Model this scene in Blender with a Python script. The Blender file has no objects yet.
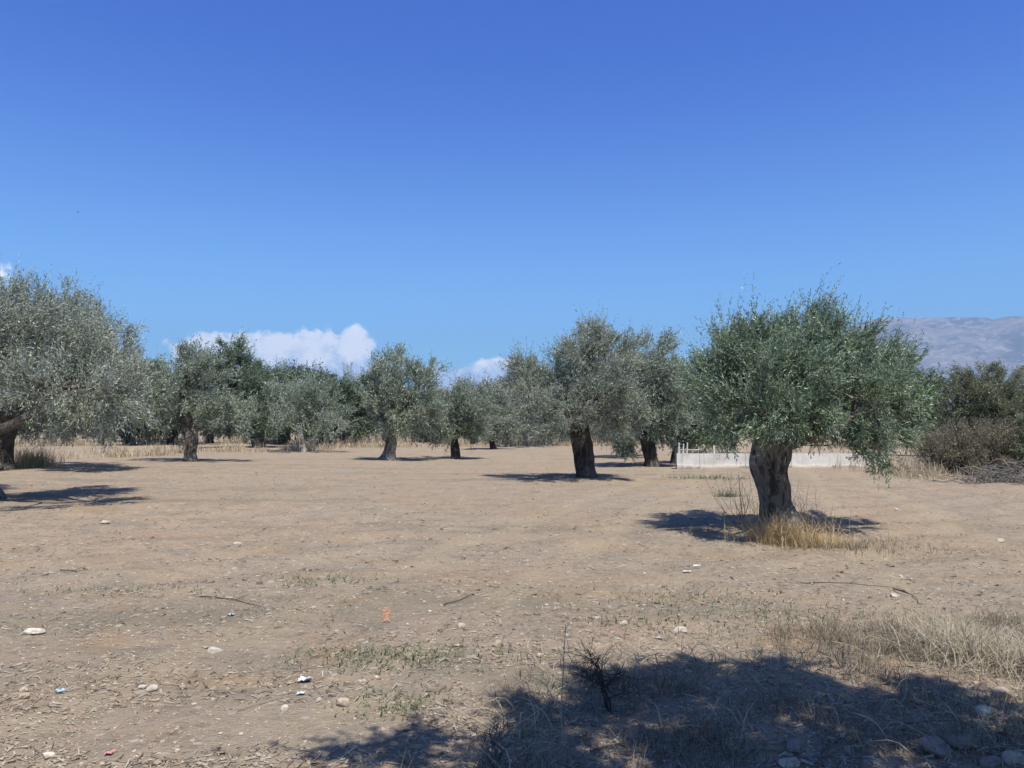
import bpy, math, random
import numpy as np
from mathutils import Vector
R = math.radians
sc = bpy.context.scene
COL = sc.collection
rng = np.random.default_rng(7)
random.seed(7)

# ------------------------------------------------------------------ camera geometry
F = 773.0                      # focal length in pixels of the 1024 px wide frame
HOR = 430.0                    # row of the horizon
EYE = 1.6
PITCH = math.atan((HOR - 384.0) / F)
SP, CP = math.sin(PITCH), math.cos(PITCH)
SX, SY = -0.22, 0.50           # shadow offset per metre of height (right, away)

def ray(px, py):
    u, v = (px - 512.0) / F, (384.0 - py) / F
    return np.array([u, CP - v * SP, SP + v * CP])

def at(px, py, Y):
    d = ray(px, py)
    return np.array([0, 0, EYE]) + d * (Y / d[1])

def gpt(px, py, it=5):
    d = ray(px, py); z = 0.0
    for _ in range(it):
        p = np.array([0, 0, EYE]) + d * ((z - EYE) / d[2])
        z = z * 0.4 + 0.6 * g1(p[0], p[1])
    return p

# ------------------------------------------------------------------ noise
def _h(ix, iy, s):
    n = (ix.astype(np.int64) * 374761393 + iy.astype(np.int64) * 668265263 + s * 982451653) & 0xffffffff
    n = ((n ^ (n >> 13)) * 1274126177) & 0xffffffff
    n = (n ^ (n >> 16)) & 0xffffffff
    return n / 4294967295.0

def vnoise(x, y, s=0):
    x = np.asarray(x, float); y = np.asarray(y, float)
    ix, iy = np.floor(x), np.floor(y)
    fx, fy = x - ix, y - iy
    fx = fx * fx * fx * (fx * (fx * 6 - 15) + 10); fy = fy * fy * fy * (fy * (fy * 6 - 15) + 10)
    a = _h(ix, iy, s); b = _h(ix + 1, iy, s); c = _h(ix, iy + 1, s); d = _h(ix + 1, iy + 1, s)
    return (a + (b - a) * fx) * (1 - fy) + (c + (d - c) * fx) * fy - 0.5

MOUNDS = []
def gz(x, y):
    x = np.asarray(x, float); y = np.asarray(y, float)
    dist = np.hypot(x, y)
    z = 0.16 * vnoise(x / 14, y / 11, 1) + 0.05 * vnoise(x / 2.3, y / 1.9, 2)
    z = z + 0.05 * vnoise(x / 0.75, y / 0.6, 3)
    u = (0.55 * x - 0.83 * y)
    z = z + 0.03 * np.sin(u * 5.2 + 3.0 * vnoise(x / 5, y / 5, 8)) * np.clip(vnoise(x / 6, y / 5, 9) * 3 + .4, 0, 1)
    far = np.clip((dist - 150) / 600, 0, 1)
    z = z * (1 - far)
    near = np.clip((30 - dist) / 15, 0, 1)
    c = vnoise(x / 0.24, y / 0.22, 4)
    z = z + near * 0.016 * c + near * 0.012 * np.maximum(vnoise(x / 0.11, y / 0.10, 5), 0.05)
    for mx, my, mr, mh in MOUNDS:
        z = z + mh * np.exp(-((x - mx) ** 2 + (y - my) ** 2) / (mr * mr))
    return z
def g1(x, y):
    return float(gz(np.array([x]), np.array([y]))[0])

# ------------------------------------------------------------------ mesh and object helpers
def mesh_np(name, V, Q, mat, smooth=False):
    """V (n,3); Q (m,3) or (m,4), or a list of such arrays."""
    if not isinstance(Q, list):
        Q = [Q]
    Q = [q for q in Q if len(q)]
    me = bpy.data.meshes.new(name)
    V = np.ascontiguousarray(V, dtype=np.float32)
    me.vertices.add(len(V)); me.vertices.foreach_set('co', V.ravel())
    idx = np.concatenate([q.ravel() for q in Q]).astype(np.int32)
    tot = np.concatenate([np.full(len(q), q.shape[1]) for q in Q]).astype(np.int32)
    st = np.concatenate([[0], np.cumsum(tot)[:-1]]).astype(np.int32)
    me.loops.add(len(idx)); me.loops.foreach_set('vertex_index', idx)
    me.polygons.add(len(tot)); me.polygons.foreach_set('loop_start', st)
    me.polygons.foreach_set('use_smooth', np.full(len(tot), smooth))
    me.update(calc_edges=True)
    me.validate()
    me.materials.append(mat)
    return me

def obj(name, me, parent=None, loc=None):
    o = bpy.data.objects.new(name, me); COL.objects.link(o)
    if loc is not None: o.location = loc
    if parent is not None: o.parent = parent
    return o

def tag(o, label, cat, group=None):
    o['label'] = label; o['category'] = cat
    if group: o['group'] = group
    return o

def thing(name, label, cat, loc, group=None):
    o = bpy.data.objects.new(name, None); COL.objects.link(o)
    o.empty_display_size = 0.2
    o.location = loc
    return tag(o, label, cat, group)

class MB:
    def __init__(s): s.V = []; s.Q = []; s.T = []; s.n = 0
    def add(s, V, Q=None, T=None):
        V = np.asarray(V, float)
        if Q is not None and len(Q): s.Q.append(np.asarray(Q) + s.n)
        if T is not None and len(T): s.T.append(np.asarray(T) + s.n)
        s.V.append(V); s.n += len(V)
    def mesh(s, name, mat, smooth=False, origin=None):
        V = np.concatenate(s.V)
        if origin is not None: V = V - np.asarray(origin)
        L = []
        if s.Q: L.append(np.concatenate(s.Q))
        if s.T: L.append(np.concatenate(s.T))
        return mesh_np(name, V, L, mat, smooth)

def resample(P, Rr, n):
    P = np.asarray(P, float); Rr = np.asarray(Rr, float)
    m = len(P)
    t = np.linspace(0, m - 1, n)
    i = np.clip(t.astype(int), 0, m - 2); f = (t - i)[:, None]
    p0 = P[np.clip(i - 1, 0, m - 1)]; p1 = P[i]; p2 = P[i + 1]; p3 = P[np.clip(i + 2, 0, m - 1)]
    C = 0.5 * (2 * p1 + (p2 - p0) * f + (2 * p0 - 5 * p1 + 4 * p2 - p3) * f ** 2 + (3 * p1 - p0 - 3 * p2 + p3) * f ** 3)
    r = Rr[i] * (1 - f[:, 0]) + Rr[i + 1] * f[:, 0]
    return C, r

def tube(mb, P, Rr, seg=8, rings=None, amp=0.0, seed=0, ridges=3.0, zs=2.0):
    rings = rings or max(2, len(P) * 3)
    C, r = resample(P, Rr, rings)
    T = np.gradient(C, axis=0); T /= np.linalg.norm(T, axis=1)[:, None] + 1e-9
    ref = np.array([1.0, 0.13, 0.07]) if abs(T[:, 0]).mean() < 0.8 else np.array([0.1, 1.0, 0.1])
    A = np.cross(T, ref); A /= np.linalg.norm(A, axis=1)[:, None] + 1e-9
    B = np.cross(T, A)
    th = np.linspace(0, 2 * math.pi, seg, endpoint=False)
    rad = np.repeat(r[:, None], seg, 1)
    if amp:
        s = np.concatenate([[0], np.cumsum(np.linalg.norm(np.diff(C, axis=0), axis=1))])
        cx = np.cos(th)[None, :] * ridges; cy = np.sin(th)[None, :] * ridges
        n = vnoise(cx + s[:, None] * zs * 0.35 + seed, cy + s[:, None] * zs * 0.5 + seed * 1.7, seed)
        n2 = vnoise(cx * 2.6 + s[:, None] * zs * 1.1, cy * 2.6 - s[:, None] * zs + seed, seed + 9)
        n3 = vnoise(s[:, None] * zs * 2.2 + cx * .7, cy * .7 + seed, seed + 4)
        rad = rad * (1 + amp * (1.25 * n + 0.8 * n2 + 0.7 * n3))
    V = C[:, None, :] + rad[..., None] * (np.cos(th)[None, :, None] * A[:, None, :] + np.sin(th)[None, :, None] * B[:, None, :])
    V = V.reshape(-1, 3)
    i = np.arange(rings - 1)[:, None] * seg; j = np.arange(seg)[None, :]; k = (j + 1) % seg
    Q = np.stack([i + j, i + seg + j, i + seg + k, i + k], -1).reshape(-1, 4)
    tip = len(V); V = np.vstack([V, C[-1] + T[-1] * r[-1] * 0.6])
    b = (rings - 1) * seg
    Tr = np.array([[b + q, tip, b + (q + 1) % seg] for q in range(seg)])
    mb.add(V, Q, Tr)

def box(mb, x0, x1, y0, y1, z0, z1, jit=0.0):
    V = np.array([[x, y, z] for z in (z0, z1) for y in (y0, y1) for x in (x0, x1)], float)
    if jit: V = V + rng.uniform(-jit, jit, V.shape)
    mb.add(V, [[0, 2, 3, 1], [4, 5, 7, 6], [0, 1, 5, 4], [2, 6, 7, 3], [0, 4, 6, 2], [1, 3, 7, 5]])

# ------------------------------------------------------------------ materials
def newmat(name):
    m = bpy.data.materials.new(name); m.use_nodes = True
    nt = m.node_tree; b = nt.nodes['Principled BSDF']
    return m, nt, b
def nd(nt, typ, **kw):
    n = nt.nodes.new(typ)
    for k, v in kw.items():
        if k.startswith('_'): setattr(n, k[1:], v)
        else: n.inputs[k].default_value = v
    return n
def mix(nt, a, b, fac, mode='MIX'):
    n = nt.nodes.new('ShaderNodeMix'); n.data_type = 'RGBA'; n.blend_type = mode
    for i, v in ((0, fac), (6, a), (7, b)):
        if hasattr(v, 'is_linked') or isinstance(v, bpy.types.NodeSocket): nt.links.new(v, n.inputs[i])
        elif i == 0: n.inputs[0].default_value = v
        else: n.inputs[i].default_value = (*v, 1)
    return n.outputs[2]
def ramp(nt, src, p0, p1, lo=0.0, hi=1.0):
    n = nt.nodes.new('ShaderNodeMapRange'); n.interpolation_type = 'SMOOTHSTEP'
    nt.links.new(src, n.inputs[0])
    for k, v in zip((1, 2, 3, 4), (p0, p1, lo, hi)): n.inputs[k].default_value = v
    return n.outputs[0]
def math_n(nt, op, a, b=None, c=None):
    n = nt.nodes.new('ShaderNodeMath'); n.operation = op
    for i, v in enumerate((a, b, c)):
        if v is None: continue
        if isinstance(v, bpy.types.NodeSocket): nt.links.new(v, n.inputs[i])
        else: n.inputs[i].default_value = v
    return n.outputs[0]
def noise(nt, vec, scale, detail=4, rough=0.55, dist=0.0):
    n = nd(nt, 'ShaderNodeTexNoise', Scale=scale, Detail=detail, Roughness=rough, Distortion=dist)
    nt.links.new(vec, n.inputs['Vector']); return n.outputs['Fac']

def leaf_mat(name, top, under, var=0.5, transl=0.14, rough=0.38):
    m, nt, b = newmat(name)
    g = nt.nodes.new('ShaderNodeNewGeometry')
    rnd = g.outputs['Random Per Island']
    lum = ramp(nt, rnd, 0.0, 1.0, 1.0 - var, 1.0 + var)
    v1 = mix(nt, top, tuple(c * k for c, k in zip(top, (1.25, 1.15, 0.95))), rnd)
    c = mix(nt, v1, under, g.outputs['Backfacing'])
    hs = nd(nt, 'ShaderNodeHueSaturation'); nt.links.new(c, hs.inputs['Color']); nt.links.new(lum, hs.inputs['Value'])
    nt.links.new(hs.outputs[0], b.inputs['Base Color'])
    b.inputs['Roughness'].default_value = rough
    b.inputs['Specular IOR Level'].default_value = 0.5
    tr = nt.nodes.new('ShaderNodeBsdfTranslucent'); nt.links.new(hs.outputs[0], tr.inputs['Color'])
    ms = nt.nodes.new('ShaderNodeMixShader'); ms.inputs[0].default_value = transl
    nt.links.new(b.outputs[0], ms.inputs[1]); nt.links.new(tr.outputs[0], ms.inputs[2])
    nt.links.new(ms.outputs[0], nt.nodes['Material Output'].inputs['Surface'])
    return m

def bark_mat(name, dark, mid, pale, scale=1.0):
    m, nt, b = newmat(name)
    tc = nt.nodes.new('ShaderNodeTexCoord')
    mp = nd(nt, 'ShaderNodeMapping'); mp.inputs['Scale'].default_value = (1, 1, 0.35)
    nt.links.new(tc.outputs['Object'], mp.inputs[0])
    n1 = noise(nt, mp.outputs[0], 9 * scale, 6, 0.65, 0.6)
    n2 = noise(nt, mp.outputs[0], 32 * scale, 4, 0.6, 0.3)
    n3 = noise(nt, tc.outputs['Object'], 1.7 * scale, 3, 0.5)
    c = mix(nt, dark, mid, ramp(nt, n1, 0.40, 0.58))
    c = mix(nt, c, pale, math_n(nt, 'MULTIPLY', ramp(nt, n3, 0.42, 0.66), ramp(nt, n2, 0.42, 0.6)))
    nt.links.new(c, b.inputs['Base Color']); b.inputs['Roughness'].default_value = 0.9
    b.inputs['Specular IOR Level'].default_value = 0.15
    bp = nd(nt, 'ShaderNodeBump', Strength=0.9, Distance=0.03)
    nt.links.new(math_n(nt, 'ADD', n1, math_n(nt, 'MULTIPLY', n2, 0.5)), bp.inputs['Height'])
    nt.links.new(bp.outputs[0], b.inputs['Normal'])
    return m

def straw_mat(name, a, b2, rough=0.7, transl=0.15):
    m, nt, b = newmat(name)
    g = nt.nodes.new('ShaderNodeNewGeometry')
    c = mix(nt, a, b2, g.outputs['Random Per Island'])
    nt.links.new(c, b.inputs['Base Color']); b.inputs['Roughness'].default_value = rough
    b.inputs['Specular IOR Level'].default_value = 0.2
    tr = nt.nodes.new('ShaderNodeBsdfTranslucent'); nt.links.new(c, tr.inputs['Color'])
    ms = nt.nodes.new('ShaderNodeMixShader'); ms.inputs[0].default_value = transl
    nt.links.new(b.outputs[0], ms.inputs[1]); nt.links.new(tr.outputs[0], ms.inputs[2])
    nt.links.new(ms.outputs[0], nt.nodes['Material Output'].inputs['Surface'])
    return m

def stone_mat(name, a, b2, scale=20):
    m, nt, b = newmat(name)
    tc = nt.nodes.new('ShaderNodeTexCoord'); g = nt.nodes.new('ShaderNodeNewGeometry')
    oi = nt.nodes.new('ShaderNodeObjectInfo')
    n = noise(nt, tc.outputs['Object'], scale, 5, 0.65)
    c = mix(nt, a, b2, math_n(nt, 'FRACT', math_n(nt, 'ADD', g.outputs['Random Per Island'], oi.outputs['Random'])))
    c = mix(nt, c, tuple(x * 0.62 for x in a), ramp(nt, n, 0.45, 0.68))
    nt.links.new(c, b.inputs['Base Color']); b.inputs['Roughness'].default_value = 0.9
    b.inputs['Specular IOR Level'].default_value = 0.2
    bp = nd(nt, 'ShaderNodeBump', Strength=0.6, Distance=0.01); nt.links.new(n, bp.inputs['Height'])
    nt.links.new(bp.outputs[0], b.inputs['Normal'])
    return m

def plain_mat(name, a, b2=None, scale=30, rough=0.6):
    m, nt, b = newmat(name)
    tc = nt.nodes.new('ShaderNodeTexCoord')
    n = noise(nt, tc.outputs['Object'], scale, 4, 0.6)
    c = mix(nt, a, b2 or tuple(x * 0.7 for x in a), ramp(nt, n, 0.4, 0.65))
    nt.links.new(c, b.inputs['Base Color']); b.inputs['Roughness'].default_value = rough
    return m

OL_TOP, OL_UND = (0.115, 0.148, 0.095), (0.37, 0.43, 0.355)
M = dict(
    olive=leaf_mat('olive_leaf', OL_TOP, OL_UND),
    olive_green=leaf_mat('olive_leaf_greener', (0.092, 0.140, 0.076), (0.31, 0.385, 0.28)),
    olive_grey=leaf_mat('olive_leaf_greyer', (0.130, 0.155, 0.112), (0.40, 0.44, 0.375)),
    dark_leaf=leaf_mat('evergreen_leaf', (0.072, 0.105, 0.060), (0.17, 0.225, 0.15)),
    green_leaf=leaf_mat('bright_leaf', (0.045, 0.11, 0.02), (0.08, 0.15, 0.05)),
    thorn_leaf=leaf_mat('scrub_leaf', (0.135, 0.155, 0.085), (0.21, 0.225, 0.15)),
    brown_leaf=leaf_mat('withered_leaf', (0.165, 0.145, 0.098), (0.22, 0.195, 0.145)),
    bark=bark_mat('olive_bark', (0.022, 0.019, 0.017), (0.07, 0.06, 0.052), (0.15, 0.135, 0.115)),
    bark_pale=bark_mat('olive_bark_pale', (0.07, 0.06, 0.05), (0.26, 0.235, 0.20), (0.40, 0.37, 0.32)),
    bark_mid=bark_mat('olive_bark_weathered', (0.038, 0.032, 0.028), (0.145, 0.126, 0.108), (0.36, 0.33, 0.29)),
    deadwood=bark_mat('dead_wood', (0.04, 0.034, 0.03), (0.08, 0.07, 0.062), (0.12, 0.11, 0.10), 4),
    greywood=bark_mat('bleached_wood', (0.12, 0.105, 0.09), (0.24, 0.22, 0.19), (0.36, 0.33, 0.30), 4),
    straw=straw_mat('straw', (0.36, 0.285, 0.185), (0.54, 0.455, 0.32)),
    straw_gold=straw_mat('golden_straw', (0.42, 0.29, 0.14), (0.60, 0.46, 0.26)),
    straw_pale=straw_mat('bleached_straw', (0.32, 0.27, 0.185), (0.50, 0.44, 0.32)),
    straw_grey=straw_mat('greyed_straw', (0.10, 0.082, 0.058), (0.34, 0.29, 0.21)),
    litter=straw_mat('dead_stem_litter', (0.14, 0.105, 0.075), (0.46, 0.40, 0.31)),
    weed=straw_mat('weed_leaf', (0.085, 0.115, 0.05), (0.16, 0.18, 0.095)),
    gravel=stone_mat('gravel_stone', (0.30, 0.245, 0.175), (0.52, 0.46, 0.36)),
    clod=stone_mat('earth_clod', (0.27, 0.20, 0.145), (0.36, 0.275, 0.20)),
    limestone=stone_mat('limestone', (0.44, 0.395, 0.32), (0.58, 0.53, 0.44)),
    tanstone=stone_mat('tan_stone', (0.38, 0.30, 0.22), (0.46, 0.38, 0.28)),
    brownstone=stone_mat('brown_stone', (0.20, 0.155, 0.12), (0.28, 0.22, 0.18)),
)

# ------------------------------------------------------------------ light, sky, camera
mag = math.hypot(SX, SY)
ELEV = math.atan(1 / mag)
to_sun = Vector((-SX, -SY, 1.0)).normalized()
sun = bpy.data.lights.new('sun', 'SUN'); sun.energy = 5.0; sun.angle = R(0.45); sun.color = (1.0, 0.95, 0.87)
so = bpy.data.objects.new('sun', sun); COL.objects.link(so); so.location = (0, 0, 60)
so.rotation_euler = to_sun.to_track_quat('Z', 'Y').to_euler()

w = bpy.data.worlds.new('World'); sc.world = w; w.use_nodes = True
nt = w.node_tree; bg = nt.nodes['Background']; bg.inputs['Strength'].default_value = 0.05
sky = nt.nodes.new('ShaderNodeTexSky'); sky.sky_type = 'NISHITA'; sky.sun_disc = False
sky.sun_elevation = ELEV
sky.sun_rotation = math.atan2(to_sun.x, to_sun.y)
sky.altitude = 0; sky.air_density = 1.0; sky.dust_density = 1.6; sky.ozone_density = 3.0
tc = nt.nodes.new('ShaderNodeTexCoord'); sep = nt.nodes.new('ShaderNodeSeparateXYZ')
nt.links.new(tc.outputs['Generated'], sep.inputs[0])
X, Y_, Z = sep.outputs
az = math_n(nt, 'ARCTAN2', X, Y_); el = math_n(nt, 'ARCSINE', Z)
comb = nt.nodes.new('ShaderNodeCombineXYZ'); nt.links.new(az, comb.inputs[0]); nt.links.new(el, comb.inputs[1])
cn = noise(nt, comb.outputs[0], 42, 9, 0.66, 0.2)
cn2 = noise(nt, comb.outputs[0], 9, 4, 0.55)
def ang(px, py):
    d = ray(px, py); d = d / np.linalg.norm(d)
    return math.atan2(d[0], d[1]), math.asin(d[2])
CLOUDS = [(262, 360, 84, 27, 1.1), (318, 358, 56, 28, 1.1), (357, 347, 20, 20, 1.1), (195, 350, 18, 13, .9), (225, 362, 45, 20, .8),
          (468, 388, 54, 21, 1.0), (497, 376, 36, 18, 1.05), (438, 384, 30, 14, .8), (350, 372, 45, 14, .7), (-4, 272, 12, 9, .5), (-80, 290, 50, 22, .8),
          (672, 379, 30, 9, .8), (710, 384, 45, 8, .6), (110, 372, 55, 16, .6), (1240, 300, 60, 30, .8)]
field = None
for cx, cy, rx, ry, wt in CLOUDS:
    a0, e0 = ang(cx, cy)
    dx = math_n(nt, 'MULTIPLY', math_n(nt, 'SUBTRACT', az, a0), F / rx)
    dy = math_n(nt, 'MULTIPLY', math_n(nt, 'SUBTRACT', el, e0), F / ry)
    r2 = math_n(nt, 'ADD', math_n(nt, 'MULTIPLY', dx, dx), math_n(nt, 'MULTIPLY', dy, dy))
    f = math_n(nt, 'MULTIPLY', math_n(nt, 'SUBTRACT', 1.0, r2), wt)
    field = f if field is None else math_n(nt, 'SMOOTH_MAX', field, f, 0.35)
field = math_n(nt, 'ADD', field, math_n(nt, 'MULTIPLY', math_n(nt, 'SUBTRACT', cn, 0.5), 2.9))
cmask = ramp(nt, field, -0.2, 0.45, 0.0, 0.96)
h0 = ang(512, 385)[1]; h1 = ang(512, 345)[1]
shade = math_n(nt, 'ADD', ramp(nt, el, h0, h1), math_n(nt, 'MULTIPLY', math_n(nt, 'SUBTRACT', cn, 0.52), 3.2))
ccol = mix(nt, (12.5, 14.0, 17.5), (27.0, 25.5, 23.0), ramp(nt, shade, 0.0, 1.0))
band = mix(nt, (1.75, 3.05, 3.35), (0.12, 0.72, 2.55), ramp(nt, el, -0.06, 0.50))
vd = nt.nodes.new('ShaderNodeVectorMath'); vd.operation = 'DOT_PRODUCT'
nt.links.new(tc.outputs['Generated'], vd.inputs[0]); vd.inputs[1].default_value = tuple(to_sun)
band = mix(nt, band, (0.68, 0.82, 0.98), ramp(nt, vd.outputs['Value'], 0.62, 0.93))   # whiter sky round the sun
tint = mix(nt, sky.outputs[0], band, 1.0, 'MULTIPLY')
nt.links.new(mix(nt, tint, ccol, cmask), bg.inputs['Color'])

cam = bpy.data.cameras.new('camera'); co = bpy.data.objects.new('camera', cam); COL.objects.link(co)
cam.sensor_width = 36; cam.sensor_fit = 'HORIZONTAL'; cam.lens = F / 1024 * 36
cam.clip_start = 0.05; cam.clip_end = 40000
co.location = (0, 0, EYE); co.rotation_euler = (math.pi / 2 + PITCH, 0, 0)
sc.camera = co
vs = sc.view_settings; vs.view_transform = 'Standard'; vs.look = 'None'; vs.gamma = 1; vs.exposure = 0.54
sc.cycles.max_bounces = 5; sc.cycles.diffuse_bounces = 3; sc.cycles.transmission_bounces = 3; sc.cycles.glossy_bounces = 2
sc.cycles.volume_bounces = 0
sc.cycles.use_denoising = True
sc.cycles.denoiser = 'OPENIMAGEDENOISE'; sc.cycles.denoising_input_passes = 'RGB_ALBEDO_NORMAL'

# ------------------------------------------------------------------ ground
HB = gpt(775, 529); CB = gpt(585, 478)
MOUNDS += [(HB[0], HB[1], 0.9, 0.10), (CB[0], CB[1], 1.8, 0.16)]

def axis(lo_far, a, b, step, hi_far, g):
    core = list(np.arange(a, b + step * 0.5, step))
    up = []; s = step; x = core[-1]
    while x < hi_far: s *= g; x += s; up.append(x)
    dn = []; s = step; x = core[0]
    while x > lo_far: s *= g; x -= s; dn.append(x)
    return np.array(dn[::-1] + core + up)

gx = axis(-16000, -4.6, 4.6, 0.045, 16000, 1.036)
gy = axis(-3000, 2.4, 9.2, 0.036, 16000, 1.03)
GX, GY = np.meshgrid(gx, gy)
GZ = gz(GX, GY)
V = np.stack([GX, GY, GZ], -1).reshape(-1, 3)
nx, ny = len(gx), len(gy)
i = np.arange(ny - 1)[:, None] * nx; j = np.arange(nx - 1)[None, :]
Q = np.stack([i + j, i + j + 1, i + nx + j + 1, i + nx + j], -1).reshape(-1, 4)

_a, _b = gpt(300, 610), gpt(610, 492)
_d = (_b - _a)[:2] / np.linalg.norm((_b - _a)[:2])
TRK = (float(_d[0]), float(_d[1]), float(_a[0] * _d[1] - _a[1] * _d[0]))
def soil():
    m, nt, b = newmat('dry_soil')
    tc = nt.nodes.new('ShaderNodeTexCoord'); P = tc.outputs['Object']
    big = noise(nt, P, 0.22, 5, 0.6); mid = noise(nt, P, 1.3, 5, 0.62); sm = noise(nt, P, 9, 5, 0.65); fine = noise(nt, P, 48, 4, 0.7)
    mp = nd(nt, 'ShaderNodeMapping'); mp.inputs['Rotation'].default_value = (0, 0, R(24)); mp.inputs['Scale'].default_value = (0.25, 1.6, 1)
    nt.links.new(P, mp.inputs[0])
    streak = noise(nt, mp.outputs[0], 1.2, 5, 0.6, 0.4)
    c = mix(nt, (0.318, 0.259, 0.188), (0.345, 0.262, 0.182), ramp(nt, big, 0.42, 0.62))
    c = mix(nt, c, (0.262, 0.218, 0.164), ramp(nt, mid, 0.45, 0.68))
    c = mix(nt, c, (0.335, 0.238, 0.138), math_n(nt, 'MULTIPLY', ramp(nt, streak, 0.52, 0.72), 0.7))
    c = mix(nt, c, (0.20, 0.16, 0.125), math_n(nt, 'MULTIPLY', ramp(nt, sm, 0.52, 0.68), 0.75))
    c = mix(nt, c, (0.40, 0.33, 0.23), math_n(nt, 'MULTIPLY', ramp(nt, fine, 0.57, 0.70), 0.55))
    c = mix(nt, c, (0.17, 0.13, 0.10), math_n(nt, 'MULTIPLY', ramp(nt, fine, 0.43, 0.32), 0.6))
    m3 = noise(nt, P, 3.2, 5, 0.68, 0.3)
    c = mix(nt, c, (0.185, 0.15, 0.105), math_n(nt, 'MULTIPLY', ramp(nt, m3, 0.54, 0.68), 0.5))
    c = mix(nt, c, (0.39, 0.32, 0.215), math_n(nt, 'MULTIPLY', ramp(nt, m3, 0.45, 0.32), 0.5))
    red = noise(nt, P, 0.55, 4, 0.6, 0.8)
    c = mix(nt, c, (0.325, 0.215, 0.12), math_n(nt, 'MULTIPLY', ramp(nt, red, 0.56, 0.70), 0.5))
    grey = noise(nt, mp.outputs[0], 0.35, 5, 0.65, 0.5)
    c = mix(nt, c, (0.20, 0.175, 0.125), math_n(nt, 'MULTIPLY', ramp(nt, grey, 0.52, 0.66), 0.6))
    # pale compacted wheel tracks
    sp = nt.nodes.new('ShaderNodeSeparateXYZ'); nt.links.new(P, sp.inputs[0])
    uu = math_n(nt, 'ADD', math_n(nt, 'MULTIPLY', sp.outputs[0], TRK[1]), math_n(nt, 'MULTIPLY', sp.outputs[1], -TRK[0]))
    uu = math_n(nt, 'ADD', math_n(nt, 'SUBTRACT', uu, TRK[2]), math_n(nt, 'MULTIPLY', math_n(nt, 'SUBTRACT', noise(nt, P, 0.35, 3, 0.5), 0.5), 1.6))
    for off in (0.0, 1.55, 5.2, 6.7):
        dd = math_n(nt, 'ABSOLUTE', math_n(nt, 'SUBTRACT', uu, off))
        c = mix(nt, c, (0.345, 0.28, 0.19), math_n(nt, 'MULTIPLY', ramp(nt, dd, 0.30, 0.10), math_n(nt, 'MULTIPLY', ramp(nt, mid, 0.3, 0.6), 0.75)))
    # pale grit: scattered small cells
    for scl, thr, wt in ((26, 0.16, 0.8), (9, 0.14, 0.75), (4.5, 0.10, 0.7)):
        v = nd(nt, 'ShaderNodeTexVoronoi', Scale=scl, Randomness=1.0); nt.links.new(P, v.inputs['Vector'])
        pick = nt.nodes.new('ShaderNodeSeparateColor'); nt.links.new(v.outputs['Color'], pick.inputs[0])
        msk = math_n(nt, 'MULTIPLY', ramp(nt, v.outputs['Distance'], thr * 1.9, thr), ramp(nt, pick.outputs[0], 0.62, 0.7))
        c = mix(nt, c, (0.46, 0.40, 0.31), math_n(nt, 'MULTIPLY', msk, wt))
    nt.links.new(c, b.inputs['Base Color'])
    b.inputs['Roughness'].default_value = 1.0; b.inputs['Specular IOR Level'].default_value = 0.1
    h = math_n(nt, 'ADD', math_n(nt, 'MULTIPLY', sm, 0.7), math_n(nt, 'MULTIPLY', fine, 0.35))
    bp = nd(nt, 'ShaderNodeBump', Strength=0.9, Distance=0.08); nt.links.new(h, bp.inputs['Height'])
    nt.links.new(bp.outputs[0], b.inputs['Normal'])
    return m
M['soil'] = soil()
go = obj('ground', mesh_np('ground', V, Q, M['soil'], True)); go['kind'] = 'structure'

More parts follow.
